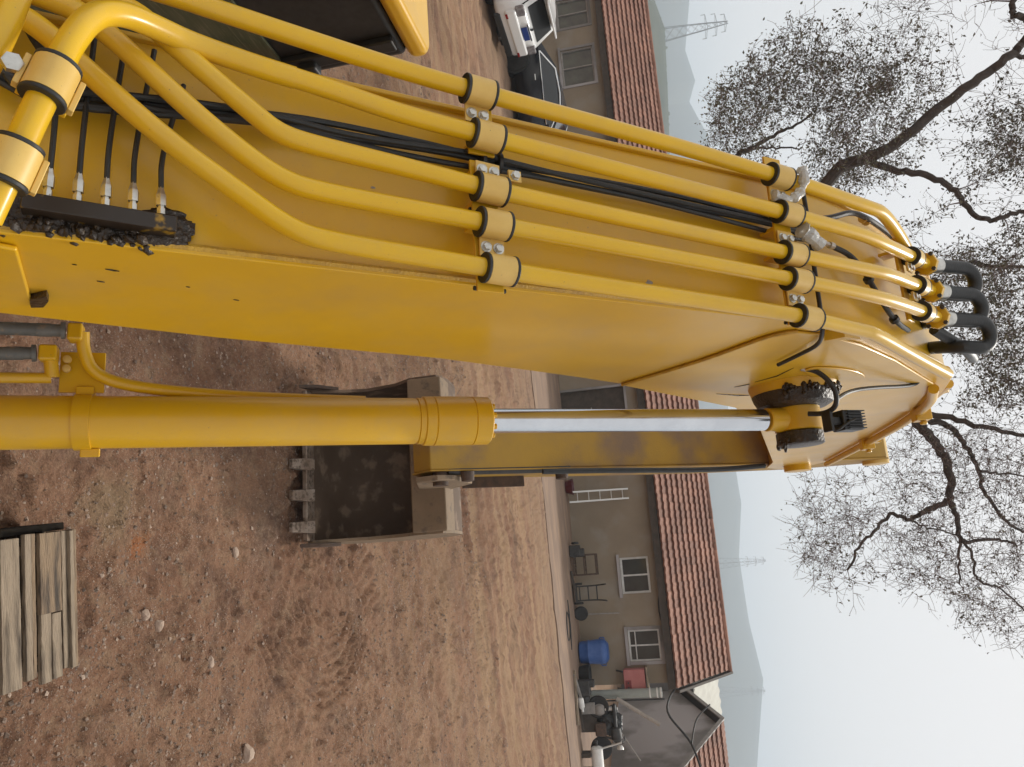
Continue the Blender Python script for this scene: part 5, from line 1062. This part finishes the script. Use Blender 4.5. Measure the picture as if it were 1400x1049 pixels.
for s_ in (-1, 1):
    MB().prism([(5.55, 1.30), (5.52, 1.48), (5.62, 1.58), (6.0, 1.62), (6.3, 1.36), (6.05, 1.15)][::-1], s_ * .26, s_ * .30).build('hinge_ear', BUCKD, bk, bevel=.006)
MB().lathe((-.33, 5.66, 1.46), (1, 0, 0), [(0, .06), (.66, .06)], 20).build('hinge_pin', RUST, bk)
# dried mud clods stuck on the mouth beam
#smear('mud_lumps', [Vector((.32, 6.08, 1.30)), Vector((.42, 6.08, 1.32))], ex, r=.05, seed=9, m=BUCKD, n=14)

# ---- cab beyond the boom
cabx = -.915
cab = MB().box((-1.38, 1.62, 1.75), (.90, 1.56, 1.34)).build('cab', LAMPB, ex, bevel=.03)
rp = []
for cx_, cy_, a0 in ((cabx - .07, 2.37, 0), (-1.85 + .07, 2.37, 90), (-1.85 + .07, .92, 180), (cabx - .07, .92, 270)):
    for q in range(7): a = radians(a0 + q * 15); rp.append((cx_ + .07 * cos(a), cy_ + .07 * sin(a)))
V = [(x, y, z) for z in (2.42, 2.495) for x, y in rp]; m_ = len(rp)
MB().add(V, [tuple(range(m_ - 1, -1, -1)), tuple(range(m_, 2 * m_))] + [(i, (i + 1) % m_, m_ + (i + 1) % m_, m_ + i) for i in range(m_)]).build('cab_roof', YEL, cab, bevel=.03, segs=4)
MB().box((-.922, 1.60, 1.52), (.012, 1.5, .90)).build('cab_window', GLASS, cab)
for y in (.95, 2.30): MB().box((-.918, y, 1.75), (.03, .06, 1.3)).build('cab_pillar', LAMPB, cab, bevel=.008)
MB().tube(smooth_path([(-.92, 2.10, 1.70), (-.85, 2.17, 1.80), (-.85, 2.26, 1.96), (-.86, 2.29, 2.02), (-.92, 2.32, 2.06)], 3), .012, 10).build('grab_handle', LAMPB, cab)
MB().box((-.90, 2.32, 2.06), (.05, .06, .07)).build('handle_mount', LAMPB, cab, bevel=.01)
MB().box((-1.42, 1.62, .98), (.92, 1.6, .18)).build('cab_floor', YEL, cab, bevel=.02)
# ---- turntable deck and crawler tracks (below and behind the picture)
MB().box((0, .15, 1.0), (2.6, 2.2, .22)).box((0, -1.5, 1.25), (2.6, 1.2, .7)).build('upper_deck', YEL, ex, bevel=.05)
MB().lathe((0, -.3, .62), (0, 0, 1), [(0, .6), (.28, .6)], 32).build('slew_ring', DKMET, ex)
for s_ in (-1, 1):
    P = [(-2.3, .12), (-2.0, .02), (1.45, .02), (1.75, .12), (1.85, .42), (1.72, .70), (1.4, .82), (-2.0, .82), (-2.35, .70), (-2.45, .42)]
    tr = MB().prism(P, s_ * 1.2 - .27, s_ * 1.2 + .27).build('crawler_track', DKMET, ex, bevel=.02)
    MB().box((s_ * .85, -.3, .55), (.5, 2.2, .3)).build('track_frame', YEL, ex, bevel=.03)
    for k in range(17): MB().box((s_ * 1.2, -1.95 + k * .20, .835), (.56, .05, .03)).build('track_shoe', DKMET, tr)

# ================================================================ HAZE
hz = MB().box((0, 0, 80), (4600, 4600, 170)).build('haze', mat('haze_air', (1, 1, 1)), smooth=False)
hm = MATS['haze_air']; hn = hm.node_tree; hn.nodes.clear()
pv = hn.nodes.new('ShaderNodeVolumePrincipled'); pv.inputs['Density'].default_value = 0.0008; pv.inputs['Color'].default_value = (0.735, 0.862, 0.98, 1)
ho = hn.nodes.new('ShaderNodeOutputMaterial'); hn.links.new(pv.outputs[0], ho.inputs['Volume']); tag(hz, kind='stuff')
